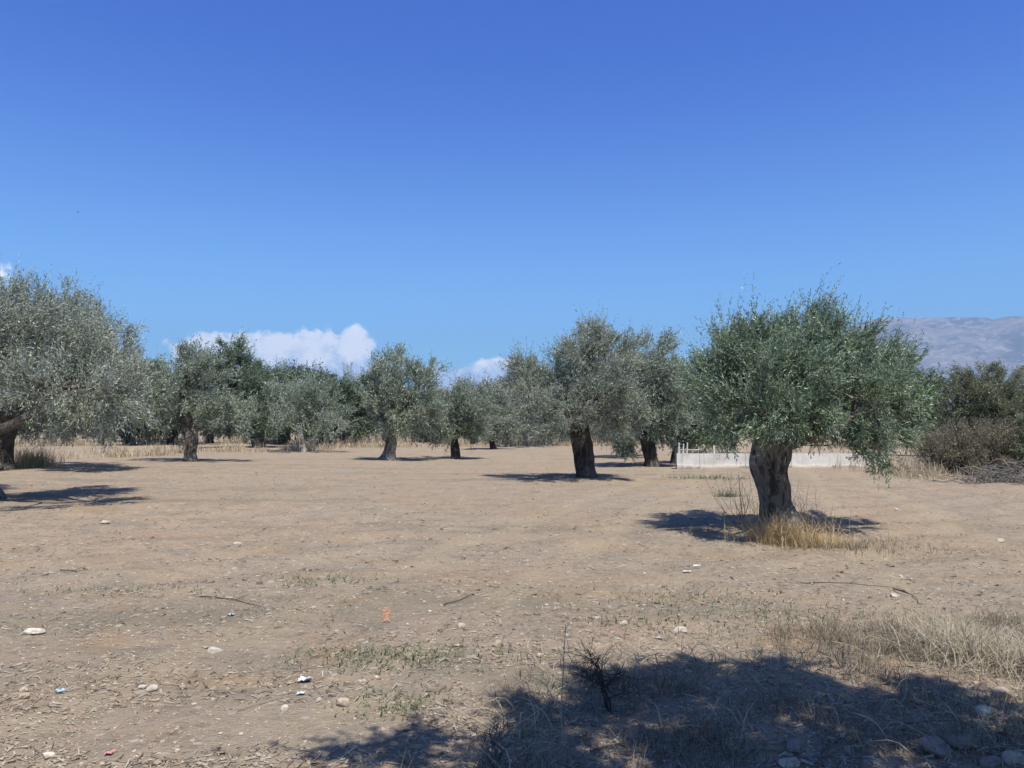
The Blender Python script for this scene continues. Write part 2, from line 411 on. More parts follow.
# ------------------------------------------------------------------ mountains and haze
def mountain():
    # skyline height in pixels above the horizon by column
    prof = np.array([(-2600, 20), (-900, 25), (-300, 45), (0, 52), (150, 60), (300, 50), (420, 46), (520, 46), (600, 48), (680, 52), (720, 58), (800, 82), (860, 107),
                     (890, 111), (915, 111), (940, 109), (962, 109), (1000, 109), (1030, 111), (1100, 118), (1300, 100), (1700, 60), (2800, 30), (4200, 20)], float)
    na, nr = 520, 90
    a = np.linspace(-1.35, 1.38, na)
    pxs = 512 + F * np.tan(a)
    Hh = np.interp(pxs, prof[:, 0], prof[:, 1]) / F * 0.86
    ra = np.linspace(6500, 12500, nr)
    A, RA = np.meshgrid(a, ra)
    D0 = 9500.0
    top = Hh[None, :] * D0 / np.cos(a)[None, :] ** 0 * 1.0
    t = (RA - 6500) / (D0 - 6500)
    up = np.clip(t, 0, 1); dn = np.clip((RA - D0) / 3000, 0, 1)
    X = RA * np.sin(A); Yv = RA * np.cos(A)
    n = sum(vnoise(X / s, Yv / s, 20 + k) * w for k, (s, w) in enumerate(((1500, 1.0), (650, .55), (280, .3), (120, .16), (60, .09))))
    rdg = sum((0.5 - np.abs(vnoise(X / s, Yv / s, 40 + k)) * 2) * w for k, (s, w) in enumerate(((1300, .5), (520, .3), (230, .16))))
    env = up ** 1.15 * (1 - dn ** 1.5 * 0.8)
    hgt = top * env * (1 + 0.22 * (n + rdg) * np.sin(np.pi * np.clip(t * 0.93, 0, 1)) ** 0.6) + 26 * n * (up > 0.02) * up
    foot = np.clip(1 - np.abs(RA - 7300) / 600, 0, 1)
    hgt = hgt + foot ** 1.4 * (150 + 320 * vnoise(X / 900, Yv / 900, 60)) * np.clip(top / 1000, 0.2, 1)
    hgt = np.maximum(hgt, 0) - 3 * (t < 0.01)
    V = np.stack([X, Yv, hgt], -1).reshape(-1, 3)
    i = np.arange(nr - 1)[:, None] * na; j = np.arange(na - 1)[None, :]
    Q = np.stack([i + j, i + j + 1, i + na + j + 1, i + na + j], -1).reshape(-1, 4)
    m, nt, b = newmat('mountain_rock')
    tc = nt.nodes.new('ShaderNodeTexCoord')
    n1 = noise(nt, tc.outputs['Object'], 0.0022, 7, 0.62); n2 = noise(nt, tc.outputs['Object'], 0.012, 5, 0.6)
    c = mix(nt, (0.21, 0.18, 0.165), (0.10, 0.097, 0.088), ramp(nt, n1, 0.42, 0.6))
    c = mix(nt, c, (0.34, 0.31, 0.29), math_n(nt, 'MULTIPLY', ramp(nt, n2, 0.5, 0.64), 0.6))
    nt.links.new(c, b.inputs['Base Color']); b.inputs['Roughness'].default_value = 1.0; b.inputs['Specular IOR Level'].default_value = 0.0
    o = obj('mountains', mesh_np('mountains', V, Q, m, True)); o['kind'] = 'structure'
mountain()

mb = MB(); box(mb, -13500, 13500, -3200, 14500, -6, 1800)
hm = bpy.data.materials.new('haze_air'); hm.use_nodes = True; nt = hm.node_tree; nt.nodes.clear()
out = nt.nodes.new('ShaderNodeOutputMaterial'); pv = nt.nodes.new('ShaderNodeVolumePrincipled')
pv.inputs['Color'].default_value = (0.38, 0.64, 1.0, 1); pv.inputs['Density'].default_value = 1.0e-4; pv.inputs['Anisotropy'].default_value = 0.0
nt.links.new(pv.outputs[0], out.inputs['Volume'])
ho = obj('haze', mb.mesh('haze', hm)); ho['kind'] = 'stuff'

# ------------------------------------------------------------------ leaves and trees
def unit(v):
    return v / (np.linalg.norm(v, axis=-1, keepdims=True) + 1e-9)

def leaves_from_sprigs(S, Dv, L, m, ll, lw, r, curl=0.25):
    """S (n,3) sprig starts, Dv (n,3) directions, L (n,) lengths; m leaves each."""
    n = len(S)
    t = (np.arange(m) + r.uniform(0, 1, (n, m))) / m
    side = unit(np.cross(Dv, r.normal(size=(n, 3))))
    bend = r.normal(size=(n, 3)) * curl
    pos = S[:, None] + (Dv[:, None] * t[..., None] + bend[:, None] * (t ** 2)[..., None] * 0.5) * L[:, None, None]
    dirs = unit(Dv[:, None] * 0.9 + r.normal(size=(n, m, 3)) * 0.46)
    nrm = unit(np.cross(dirs, r.normal(size=(n, m, 3))))
    flip = np.where((nrm[..., 2] < 0) & (r.random((n, m)) < 0.72), -1.0, 1.0)
    nrm = nrm * flip[..., None]
    lat = np.cross(nrm, dirs)
    ln = ll * r.uniform(0.65, 1.25, (n, m, 1)); wd = lw * r.uniform(0.7, 1.2, (n, m, 1))
    p0 = pos; p2 = pos + dirs * ln - nrm * ln * 0.08
    mid = pos + dirs * ln * 0.48 + nrm * ln * 0.04
    p1 = mid + lat * wd * 0.5; p3 = mid - lat * wd * 0.5
    V = np.stack([p0, p3, p2, p1], 2).reshape(-1, 3)
    Q = np.arange(n * m * 4).reshape(-1, 4)
    return V, Q

def crown(lobes, nleaf, ll, lw, seed, m=14, slen=0.34, clump=0.30, upness=0.55, droop=0.3, fill=0.5, shoots=0.0):
    """lobes: (centre(3), radii(3)) in world units."""
    r = np.random.default_rng(seed)
    ar = np.array([(q[1][0] * q[1][2] + q[1][0] * q[1][1] + q[1][1] * q[1][2]) * (q[2] if len(q) > 2 else 1) for q in lobes])
    ar = ar / ar.sum()
    nspr = nleaf // m
    Ss, Ds = [], []
    for (q, wgt) in zip(lobes, ar):
        c, rad = np.asarray(q[0]), np.asarray(q[1])
        ns = int(nspr * wgt)
        ncl = max(6, int(ns / 34))
        d = unit(r.normal(size=(ncl, 3)))
        fr = fill + (1.02 - fill) * r.random(ncl) ** 0.6
        fr *= 1 + 0.16 * r.normal(size=ncl) * (r.random(ncl) < 0.3)
        cc = c + d * fr[:, None] * rad
        csz = clump * r.uniform(0.55, 1.35, ncl)
        k = r.integers(0, ncl, ns)
        off = r.normal(size=(ns, 3)) * csz[k][:, None] * 0.34
        s = cc[k] + off
        rel = (cc - c) / rad
        outw = unit(rel * np.array([1, 1, 0.8]))
        up = np.zeros((ncl, 3)); up[:, 2] = np.where(rel[:, 2] < -0.25, -droop, upness)
        cd = unit(outw * 0.75 + up + r.normal(size=(ncl, 3)) * 0.38)
        s = s + cd[k] * (csz[k] * r.uniform(-.8, .8, ns))[:, None]
        dv = unit(cd[k] + r.normal(size=(ns, 3)) * 0.34)
        Ss.append(s); Ds.append(dv)
    S = np.concatenate(Ss); Dv = np.concatenate(Ds)
    L = slen * r.uniform(0.55, 1.3, len(S))
    if shoots:
        k = r.random(len(S)) < shoots
        L[k] *= 2.0; Dv[k] = unit(Dv[k] + np.array([0, 0, 0.9]))
    return leaves_from_sprigs(S, Dv, L, m, ll, lw, r)

def trunk_shape(mb, pts, rads, seed, seg=22, amp=0.2):
    tube(mb, pts, rads, seg=seg, rings=max(18, len(pts) * 9), amp=amp, seed=seed, ridges=2.4, zs=2.2)

def tree(name, label, cat, base, Y, trunk_px, lobes_px, nleaf, ll, lw, mat, bark, seed, group=None, droop=0.3, upness=0.55, clump=0.3,
         slen=0.34, m=14, fill=0.5, shoots=0.0, forks=None, twigs=2, depth=1.0):
    """trunk_px: [(px, py, width_px)] from base up; lobes_px: (px, py, rx, ry, depth offset m[, depth radius m[, weight]])"""
    Y = gpt(*base)[1]
    k = Y / F
    b = at(base[0], base[1], Y); gzb = g1(b[0], b[1])
    origin = np.array([b[0], b[1], gzb])
    t = thing(name, label, cat, origin, group)
    dz = gzb - b[2]
    r = np.random.default_rng(seed + 1000)
    tp = [at(px, py, Y) + np.array([0, 0, dz * max(0, 1 - 0.8 * i)]) for i, (px, py, w_) in enumerate(trunk_px)]
    tr = [w_ * k / 2 for _, _, w_ in trunk_px]
    tp = [tp[0] - np.array([0, 0, 0.25])] + tp; tr = [tr[0] * 1.12] + tr
    tb = MB(); trunk_shape(tb, tp, tr, seed)
    tk = obj('trunk', tb.mesh('trunk', bark, True, origin), t)
    lobes = []
    Wc = (max(q[0] + q[2] for q in lobes_px) - min(q[0] - q[2] for q in lobes_px)) * k / 2
    for iq, q in enumerate(lobes_px):
        rx, rz = q[2] * k * 0.88, q[3] * k * 0.88
        dy = q[4] + Wc * 0.48 * math.sin(2.4 * iq + seed) * depth
        c = at(q[0], q[1], Y) * (1 + dy / Y) - np.array([0, 0, EYE * dy / Y])
        ry = max(q[5] if len(q) > 5 and q[5] else (rx + rz) * 0.5, 0.45 * Wc * depth)
        lobes.append((c, np.array([rx, ry, rz]), q[6] if len(q) > 6 else 1.0))
    # limbs from the trunk head into every lobe
    bb = MB(); top = tp[-1]; rt = tr[-1]
    for i_, (c, rad, wt) in enumerate(lobes):
        if c[2] < tp[-1][2] + 0.35 * rad[2]: continue
        st = tp[-1] if i_ % 3 else tp[-2] * 0.35 + tp[-1] * 0.65
        end = c + np.array([0, 0, rad[2] * 0.35])
        md = st * 0.45 + end * 0.55 + r.normal(size=3) * 0.09 * np.linalg.norm(end - st)
        r0 = max(rt * (0.62 if i_ < 4 else 0.42), 0.03)
        tube(bb, [st - (end - st) * 0.05, st * 0.75 + md * 0.25, md, end], [r0, r0 * .85, r0 * .55, r0 * 0.18], 9, 14, 0.16, seed + i_)
        for q_ in range(twigs):
            d = unit(r.normal(size=3) + np.array([0, 0, .25])); f = r.uniform(0.35, 0.95)
            s0 = md * (1 - f) + end * f; e0 = c + d * rad * 0.85
            m0 = (s0 + e0) / 2 + r.normal(size=3) * 0.08 * np.linalg.norm(e0 - s0)
            tube(bb, [s0, m0, e0], [r0 * 0.32, r0 * 0.2, r0 * 0.06], 5, 8)
    obj('branches', bb.mesh('branches', bark, True, origin), tk)
    V, Q = crown(lobes, nleaf, ll, lw, seed, m, slen, clump, upness, droop, fill, shoots)
    keep = V.reshape(-1, 4, 3)[:, :, 2].min(1) > gzb + 0.12
    V = V.reshape(-1, 4, 3)[keep].reshape(-1, 3); Q = np.arange(len(V)).reshape(-1, 4)
    obj('crown', mesh_np('crown', V - origin, Q, mat), t)
    return t

def Yof(py):
    return gpt(512, py)[1]

GRP = 'olive trees of the grove'
# the big pollarded olive at the right
Yh = Yof(529)
tree('olive_tree', 'stout grey olive with a wide flat crown and dry grass round its foot', 'tree', (772, 529), Yh,
     [(780, 529, 42), (778, 518, 36), (775, 502, 30), (771, 480, 32), (770, 462, 37), (774, 444, 38)],
     [(770, 385, 62, 56, 0, 1.05), (735, 375, 33, 45, -.2, .8), (742, 405, 38, 36, -.5, .7), (800, 376, 50, 44, .2, 1.0), (845, 378, 50, 52, 0, 1.0),
      (874, 408, 46, 42, -.1, .8), (870, 424, 36, 26, .1, .7), (803, 331, 12, 24, .1, .32, 2.2), (832, 342, 12, 18, .1, .3, 1.3), (772, 338, 16, 14, .1, .35, 1.2), (850, 346, 18, 20, .2, .5), (735, 350, 22, 24, .5, .5), (880, 372, 20, 24, .3, .5),
      (793, 406, 54, 28, -.5, .6), (903, 402, 20, 26, 0, .4), (872, 448, 22, 11, -.2, .35, .6), (765, 356, 36, 26, 0, .7), (752, 405, 48, 40, 0, .9, 1.3), (722, 392, 20, 44, .2, .6, 1.2), (832, 398, 44, 36, .2, .9, 1.2), (868, 385, 40, 42, 0, .9, 1.2)],
     215000, 0.062, 0.0145, M['olive_green'], M['bark_mid'], 11, GRP, clump=0.16, slen=0.30, upness=0.85, droop=0.28, m=17, fill=0.42, shoots=0.06, twigs=3)

# the dark trunked olive in the middle
tree('olive_tree', 'olive with a straight dark trunk and open crown in the middle of the field', 'tree', (585, 477), Yof(477),
     [(586, 478, 22), (585, 468, 19), (583, 450, 19), (581, 436, 20), (579, 424, 18)],
     [(590, 352, 27, 28, 0, .9), (574, 378, 38, 32, -.3, 1.2), (606, 388, 34, 34, 0, 1.2), (545, 395, 32, 30, 0, 1.0), (528, 380, 18, 24, .3, .6), (552, 412, 26, 20, -.4, .8),
      (604, 412, 28, 22, .2, 1.0), (582, 402, 36, 22, -.6, .8), (596, 334, 12, 14, 0, .4), (618, 362, 24, 26, .3, .8), (626, 408, 16, 20, 0, .6)],
     135000, 0.085, 0.021, M['olive_grey'], M['bark'], 12, GRP, clump=0.30, slen=0.36, fill=0.45, droop=0.2, shoots=.05)

# left edge: two big ones
tree('olive_tree', 'big spreading olive at the edge of the field over a leaning dark trunk', 'tree', (4, 470), Yof(470),
     [(3, 471, 25), (4, 462, 17), (6, 440, 15), (12, 415, 16), (20, 395, 15)],
     [(14, 340, 58, 46, 0, 2.0), (62, 350, 48, 46, -.5, 1.8), (92, 352, 32, 38, 0, 1.4), (62, 400, 50, 36, -.8, 1.6), (96, 398, 32, 38, .2, 1.4), (30, 400, 40, 40, 1.6, 1.0),
      (-40, 350, 60, 55, 0, 2.0), (-30, 400, 50, 35, .5, 1.5), (45, 310, 45, 26, 0, 1.3), (80, 414, 36, 18, -.5, .9), (-90, 380, 40, 50, 0, 1.5), (78, 322, 32, 22, .3, 1.2), (100, 362, 22, 32, 0, 1.2), (60, 370, 60, 50, .5, 1.6)],
     210000, 0.105, 0.03, M['olive_grey'], M['bark'], 13, GRP, clump=0.42, slen=0.45, fill=0.45, droop=0.25, shoots=.06)
tree('olive_tree', 'grey olive cut by the side of the view, its low branches shading bare soil', 'tree', (-34, 501), Yof(501),
     [(-20, 501, 44), (-26, 490, 36), (-30, 460, 34), (-36, 430, 36)],
     [(-60, 345, 75, 48, 0, 1.6), (-10, 340, 55, 42, -.4, 1.4), (40, 345, 42, 44, .3, 1.2), (70, 358, 32, 36, .4, 1.0), (-90, 390, 50, 34, .3, 1.4), (88, 385, 32, 36, .2, .9), (12, 312, 36, 26, 0, .8),
      (112, 392, 18, 26, -.6, .7, .8), (68, 365, 46, 40, -1.3, 2.2, 1.8), (70, 390, 38, 26, -.6, 1.8, 1.0), (-120, 360, 50, 50, 0, 1.3)],
     210000, 0.075, 0.02, M['olive_grey'], M['bark_mid'], 14, GRP, clump=0.30, slen=0.36, fill=0.5, droop=0.25, shoots=.06)

TREES = [
 # label, base, trunk[(px,py,w)], lobes, nleaf, ll, lw, mat, bark
 ('round crowned olive casting a thin shadow line, first in from the big edge trees', (190, 461),
  [(190, 461, 14), (191, 450, 10.5), (192, 438, 11), (190, 424, 10)],
  [(190, 385, 40, 30, 0), (165, 385, 26, 26, 0), (212, 398, 26, 26, 0), (190, 367, 34, 20, 0), (180, 415, 34, 20, -.5), (225, 415, 26, 22, 0), (160, 410, 24, 18, .3)],
  46000, .135, .036, 'olive', 'bark_mid'),
 ('tall dark round headed olive rising above its neighbours behind the field', (256, 448), [(256, 448, 8), (255, 440, 7), (250, 425, 7)],
  [(230, 358, 24, 19, 0), (240, 376, 28, 22, 0), (225, 390, 30, 28, 0), (252, 400, 34, 30, 0), (240, 420, 30, 18, 0)],
  60000, .21, .062, 'dark_leaf', 'bark'),
 ('dark olive with a narrow peaked top right of the tall dark one', (262, 447), [(262, 447, 8), (261, 438, 7), (262, 420, 7)],
  [(267, 375, 16, 14, 0), (266, 395, 22, 24, 0), (268, 415, 28, 20, 0)],
  24000, .21, .058, 'olive_green', 'bark'),
 ('low spreading olive on a twisted pale trunk before the tall straw', (302, 452), [(304, 452, 9), (302, 445, 6), (300, 436, 7), (299, 426, 6)],
  [(308, 403, 28, 20, 0), (292, 405, 22, 20, 0), (325, 412, 24, 22, 0), (312, 390, 20, 13, 0), (318, 430, 22, 13, -.5), (283, 395, 14, 18, .5)],
  32000, .165, .045, 'olive', 'bark_pale'),
 ('dark green tree with several small tops behind the twisted pale trunk', (322, 445), [(322, 445, 6), (322, 430, 6)],
  [(292, 385, 16, 14, 0), (312, 390, 22, 17, 0), (330, 395, 14, 16, 0), (310, 410, 34, 26, 0)],
  40000, .25, .07, 'dark_leaf', 'bark'),
 ('dark trunked olive touching the left side of the pale trunked one', (358, 446), [(358, 446, 9), (358, 440, 7), (357, 428, 8)],
  [(356, 400, 24, 24, 0), (362, 380, 18, 16, 0), (345, 405, 16, 22, 0), (372, 405, 18, 28, 0), (352, 425, 20, 12, 0)],
  28000, .19, .052, 'olive', 'bark'),
 ('tall full olive on a broad pale flared trunk in the middle distance', (387, 460), [(388, 461, 19), (389, 455, 13), (391, 444, 10.5), (393, 432, 11)],
  [(405, 378, 30, 24, 0), (395, 365, 22, 16, 0), (422, 390, 22, 24, 0), (398, 402, 36, 26, -.5), (418, 412, 24, 22, .3), (380, 405, 18, 24, 0), (400, 425, 34, 14, -.3), (424, 372, 16, 16, 0), (384, 385, 16, 16, .5)],
  52000, .135, .036, 'olive', 'bark_pale'),
 ('small silvery olive on a short dark trunk with a long thin shadow', (455, 459), [(455, 459, 10), (455, 450, 8), (453, 440, 9)],
  [(455, 412, 22, 22, 0), (440, 422, 16, 18, 0), (472, 408, 18, 24, 0), (462, 398, 16, 14, 0), (458, 430, 26, 12, -.4), (480, 422, 14, 16, .4)],
  34000, .13, .035, 'olive', 'bark'),
 ('pale olive with a thin dark trunk beside the small silvery one', (493, 449), [(493, 449, 7), (492, 442, 5.5), (491, 432, 6)],
  [(490, 408, 20, 18, 0), (502, 415, 18, 22, 0), (478, 415, 16, 18, 0), (490, 398, 14, 12, 0), (494, 428, 24, 11, 0)],
  26000, .19, .052, 'olive_grey', 'bark'),
 ('drooping olive with bleached low boughs on a chalk pale trunk', (508, 447), [(508, 447, 7), (509, 440, 5), (514, 428, 5)],
  [(526, 375, 15, 18, 0), (524, 400, 22, 26, 0), (536, 418, 24, 24, -1), (545, 432, 22, 13, -1.5), (518, 420, 16, 16, 0)],
  28000, .20, .054, 'olive_grey', 'bark_pale'),
 ('twin stemmed olive with a dark stout foot left of the white wall', (650, 466), [(652, 467, 18), (651, 458, 13), (648, 446, 13), (645, 434, 12)],
  [(640, 360, 17, 22, 0), (652, 372, 18, 22, 0), (645, 395, 32, 28, 0), (665, 405, 24, 28, 0), (630, 415, 32, 24, 0), (655, 428, 34, 18, -.5), (636, 385, 22, 24, .4), (660, 350, 8, 10, .2), (625, 440, 18, 10, -.3)],
  80000, .115, .032, 'olive', 'bark'),
 ('olive with a thick dark stem half hidden behind the twin stemmed one', (628, 457), [(628, 457, 15), (628, 450, 12), (627, 440, 11)],
  [(625, 405, 28, 26, 0), (612, 420, 22, 18, 0), (640, 415, 24, 24, 0), (626, 430, 28, 12, 0)],
  26000, .15, .04, 'olive_grey', 'bark'),
 ('slender dark olive on a thin stem at the corner of the white wall', (673, 464), [(673, 464, 5), (674, 455, 4.5), (677, 445, 5)],
  [(682, 385, 12, 22, 0), (689, 400, 20, 26, 0), (690, 425, 20, 22, 0), (705, 430, 20, 20, 0), (678, 372, 7, 10, 0), (715, 425, 20, 24, 1.5)],
  60000, .115, .032, 'olive_green', 'bark'),
 ('dark olive behind the white wall mostly hidden by the stout crown', (770, 455), [(770, 455, 12), (770, 430, 11)],
  [(733, 350, 20, 22, 0), (750, 380, 40, 36, 0), (800, 390, 50, 40, 0), (740, 420, 40, 26, 0), (830, 420, 40, 24, 0)],
  30000, .15, .042, 'dark_leaf', 'bark'),
]
for n_, (lab, base, tp, lb, nl, ll, lw, mt, bk) in enumerate(TREES):
    Yt = gpt(*base)[1]
    tree('olive_tree', lab, 'tree', base, Yt, tp, lb, nl, ll, lw, M[mt], M[bk], 30 + n_, GRP, clump=0.009 * Yt + 0.06, slen=0.007 * Yt + .12,
         m=10, droop=0.3, fill=0.45, shoots=.04, twigs=1)

# farther trees behind the first rows: copies of four crowns
FAR = [
 (24, 88, 5.4, 0, 'olive in the far row seen under the big edge crown'), (72, 96, 6.2, 1, 'dark far olive behind the tall straw near the big edge crown'),
 (128, 84, 7.2, 2, 'bushy far olive between the big edge crown and the round crowned olive'), (150, 105, 8.0, 0, 'tall far olive behind the round crowned one'),
 (284, 110, 8.6, 1, 'far dark tree under the base of the white cloud'), (338, 92, 6.6, 2, 'far olive filling the gap before the dark trunked pair'),
 (430, 98, 6.0, 0, 'low far olive between the full tall olive and the small silvery one'), (447, 120, 6.6, 1, 'distant dark olive behind the small silvery one'),
 (520, 105, 7.5, 2, 'distant olive behind the chalk pale trunk'), (566, 92, 6.5, 0, 'far olive seen left of the straight dark trunk'),
 (604, 100, 6.4, 1, 'far dark olive seen right of the straight dark trunk'), (690, 90, 6.8, 2, 'far olive seen above the corner of the white wall'),
 (855, 80, 6.5, 0, 'far olive behind the drooping side of the stout crown'), (905, 95, 8.0, 1, 'far dark olive at the edge of the thorn scrub'),
 (-60, 90, 7.0, 2, 'far olive at the edge of the grove'), (1060, 85, 7.5, 0, 'far olive behind the brush heap'),
 (340, 75, 6.5, 1, 'dark far tree wedged behind the touching pair of olives'), (110, 110, 8.5, 1, 'tall dark far tree above the straw beside the big edge crown'),
 (172, 82, 8.2, 1, 'dark round far tree showing over the top of the round crowned olive'), (475, 88, 6.6, 2, 'pale far olive between the two small pale crowned trees'),
 (548, 80, 7.0, 1, 'dark far tree left of the straight dark trunk under its boughs'), (285, 86, 7.8, 1, 'dark far tree left above the twisted pale trunk'),
 (210, 95, 6.0, 0, 'far olive seen under the round crowned one'), (385, 100, 5.5, 1, 'far dark olive seen behind the broad pale trunk'),
]
protos = []
for kx, (mt, sd) in enumerate((('olive', 71), ('dark_leaf', 72), ('olive_grey', 73))):
    r = np.random.default_rng(sd)
    lob = [(np.array([r.uniform(-1.6, 1.6), r.uniform(-1.6, 1.6), r.uniform(1.7, 4.5)]), np.array([1.6, 1.6, 1.25]) * r.uniform(.75, 1.2)) for _ in range(11)]
    V, Q = crown(lob, 38000, .24, .07, sd, 10, .6, .6, .5, .4, .4, .04)
    cm = mesh_np('crown', V, Q, M[mt])
    tb = MB(); trunk_shape(tb, [np.array([0, 0, -.3]), np.array([.05, 0, .5]), np.array([0, .05, 1.4]), np.array([.1, 0, 2.6])], [.45, .36, .30, .2], sd)
    for c, rad in lob[:5]:
        tube(tb, [np.array([0, 0, 1.5]), c * .6 + np.array([0, 0, .6]), c], [.16, .1, .03], 6, 8)
    protos.append((cm, tb.mesh('trunk', M['bark'], True)))
for px, Yt, hgt, kx, lab in FAR:
    b = at(px, 430, Yt); s = hgt / 5.3
    t = thing('olive_tree', lab, 'tree', (b[0], b[1], g1(b[0], b[1])), 'far trees behind the grove')
    t.rotation_euler = (0, 0, random.uniform(0, 6.28)); t.scale = (s * random.uniform(.95, 1.2), s * random.uniform(.95, 1.2), s)
    obj('crown', protos[kx][0], t); obj('trunk', protos[kx][1], t)
# one long far wood closing the view
r = np.random.default_rng(99)
lob = []
for a_ in np.linspace(-1.15, 1.15, 110):
    D = r.uniform(135, 190)
    lob.append((np.array([D * math.sin(a_), D * math.cos(a_), r.uniform(1.2, 3.8)]), np.array([4.5, 4, r.uniform(2.4, 4.2)])))
V, Q = crown(lob, 120000, .5, .2, 98, 8, .9, .8, .4, .2, .3)
fw = obj('far_wood', mesh_np('far_wood', V, Q, M['dark_leaf'])); fw['kind'] = 'stuff'
tag(fw, 'far dark wood closing the view behind the grove', 'wood')

# tree behind the viewer whose crown shades the foreground
hS = 5.6
def shl(qx, qy, rr, h=hS, rz=None):
    return (np.array([qx - SX * h, qy - SY * h, h]), np.array([rr, rr, rz or rr * .7]))
lobS = [shl(.35, 4.05, .42), shl(.95, 4.85, .48), shl(1.42, 4.95, .50), shl(1.15, 4.1, .75), shl(2.12, 4.62, .50), shl(2.0, 3.9, .62), shl(-.60, 3.88, .13, 5.2) + (4.0,),
        shl(.5, 3.3, .75), shl(1.8, 3.1, .9, 6), shl(-.3, 2.2, 1.2, 6.2), shl(1.2, 1.6, 1.4, 6.5), shl(2.6, 2.0, 1.2, 6.2), shl(2.5, .2, 1.6, 6.6), shl(.4, .2, 1.5, 6.4)]
tS = thing('olive_tree', 'tall olive standing behind the viewer that shades the nearest weeds', 'tree', (3.4, -2.6, g1(3.4, -2.6)))
V, Q = crown(lobS, 260000, .085, .03, 5, 14, .26, .2, .3, .3, .3)
og = np.array(tS.location)
obj('crown', mesh_np('crown', V - og, Q, M['olive']), tS)
tb = MB(); trunk_shape(tb, [np.array([0, 0, -.3]), np.array([.05, 0, .8]), np.array([-.1, .1, 2.2]), np.array([-.3, .4, 3.8])], [.5, .38, .3, .24], 3)
tkS = obj('trunk', tb.mesh('trunk', M['bark'], True), tS)
bb = MB()
for c, rad in [q_[:2] for q_ in lobS]:
    c = c - og; s0 = np.array([-.25, .3, 3.5]); m0 = s0 * .5 + c * .5 + np.array([0, 0, .35])
    tube(bb, [s0, m0, c], [.11, .06, .02], 6, 10)
obj('branches', bb.mesh('branches', M['bark'], True), tkS)

# ------------------------------------------------------------------ blades, stems, stones
def blades(S, Hh, lean, wd, r, seg=3, az=None, curl=1.0):
    n = len(S)
    a = r.uniform(0, 2 * np.pi, n) if az is None else az
    d = np.stack([np.cos(a), np.sin(a), np.zeros(n)], -1)
    b = a + np.pi / 2 + r.normal(size=n) * 0.5
    lat = np.stack([np.cos(b), np.sin(b), np.zeros(n)], -1)
    rows = []
    for q in range(seg + 1):
        t = q / seg
        p = S + d * (lean * Hh * (t ** (1 + curl)))[:, None]
        p = p + np.stack([np.zeros(n), np.zeros(n), Hh * t * np.sqrt(np.maximum(1 - (lean * t * .65) ** 2, .05))], -1)
        wq = (wd * (1 - 0.85 * t))[:, None]
        rows.append(p - lat * wq / 2); rows.append(p + lat * wq / 2)
    V = np.stack(rows, 1)
    nv = 2 * (seg + 1)
    base = np.arange(n)[:, None] * nv
    Q = np.concatenate([np.stack([base + 2 * q, base + 2 * q + 1, base + 2 * q + 3, base + 2 * q + 2], -1).reshape(-1, 4) for q in range(seg)])
    return V.reshape(-1, 3), Q

def on_ground(x, y, dz=0.0):
    return np.stack([x, y, gz(x, y) + dz], -1)

def grass_patch(name, xy, hmin, hmax, wd, mat, seed, lean=(0.1, 0.9), origin=None):
    r = np.random.default_rng(seed); n = len(xy)
    S = on_ground(xy[:, 0], xy[:, 1], -0.01)
    H = hmin + (hmax - hmin) * r.random(n) ** 1.6
    V, Q = blades(S, H, r.uniform(*lean, n), wd * r.uniform(.6, 1.4, n), r)
    if origin is not None: V = V - np.asarray(origin)
    return obj(name, mesh_np(name, V, Q, mat), loc=origin)

def gauss(cx, cy, sx, sy, n, seed):
    r = np.random.default_rng(seed)
    return np.stack([r.normal(cx, sx, n), r.normal(cy, sy, n)], -1)

# dry grass tuft at the foot of the stout olive
hb = gpt(786, 544); o3 = (hb[0], hb[1], g1(hb[0], hb[1]))
xy = np.concatenate([gauss(hb[0], hb[1], .20, .16, 1000, 1), gauss(hb[0] - .35, hb[1] + .1, .2, .15, 260, 2), gauss(hb[0] + .32, hb[1] - .3, .24, .16, 420, 3)])
t = grass_patch('dry_grass_tuft', xy, 0.10, 0.55, .007, M['straw_gold'], 4, (0.15, 1.5), o3)
tag(t, 'golden dry grass tuft round the foot of the stout olive', 'grass')
def stems(name, label, cx, cy, n, spread, h0, h1, mat, seed, rad=.0035, cat='weed'):
    r = np.random.default_rng(seed); mb = MB(); og = np.array([cx, cy, g1(cx, cy)])
    for _ in range(n):
        x, y = cx + r.normal() * spread, cy + r.normal() * spread
        s = np.array([x, y, g1(x, y) - .01]); H = r.uniform(h0, h1)
        d = np.array([r.normal() * .35, r.normal() * .35, 1]) * H
        tube(mb, [s, s + d * .5 + r.normal(size=3) * .06 * H, s + d], [rad, rad * .8, rad * .4], 4, 6)
        for q in range(r.integers(1, 4)):
            f = r.uniform(.4, .95); p = s + d * f; e = p + np.array([r.normal() * .4, r.normal() * .4, .5]) * H * .3
            tube(mb, [p, (p + e) / 2, e], [rad * .6, rad * .5, rad * .3], 3, 4)
    return tag(obj(name, mb.mesh(name, mat, False, og), loc=og), label, cat)
stems('dry_weed', 'tall thin dry weed stems left of the stout olive trunk', HB[0] - .45, HB[1] - .1, 26, .16, .3, .85, M['litter'], 5)
stems('dry_weed', 'dry straw stems standing right of the stout olive trunk', HB[0] + .35, HB[1] - .05, 26, .16, .3, .7, M['straw'], 6)
p = gpt(850, 548)
t = grass_patch('dry_weed', gauss(p[0], p[1], .45, .22, 700, 7), .04, .20, .006, M['straw_grey'], 8, (.2, 1.2), (p[0], p[1], g1(p[0], p[1])))
t['kind'] = 'stuff'; tag(t, 'low grey withered weeds spreading right of the golden tuft', 'weed')
p = gpt(905, 545)
t = grass_patch('dry_weed', gauss(p[0], p[1], .55, .25, 500, 77), .03, .12, .006, M['litter'], 9, (.2, 1.2), (p[0], p[1], g1(p[0], p[1])))
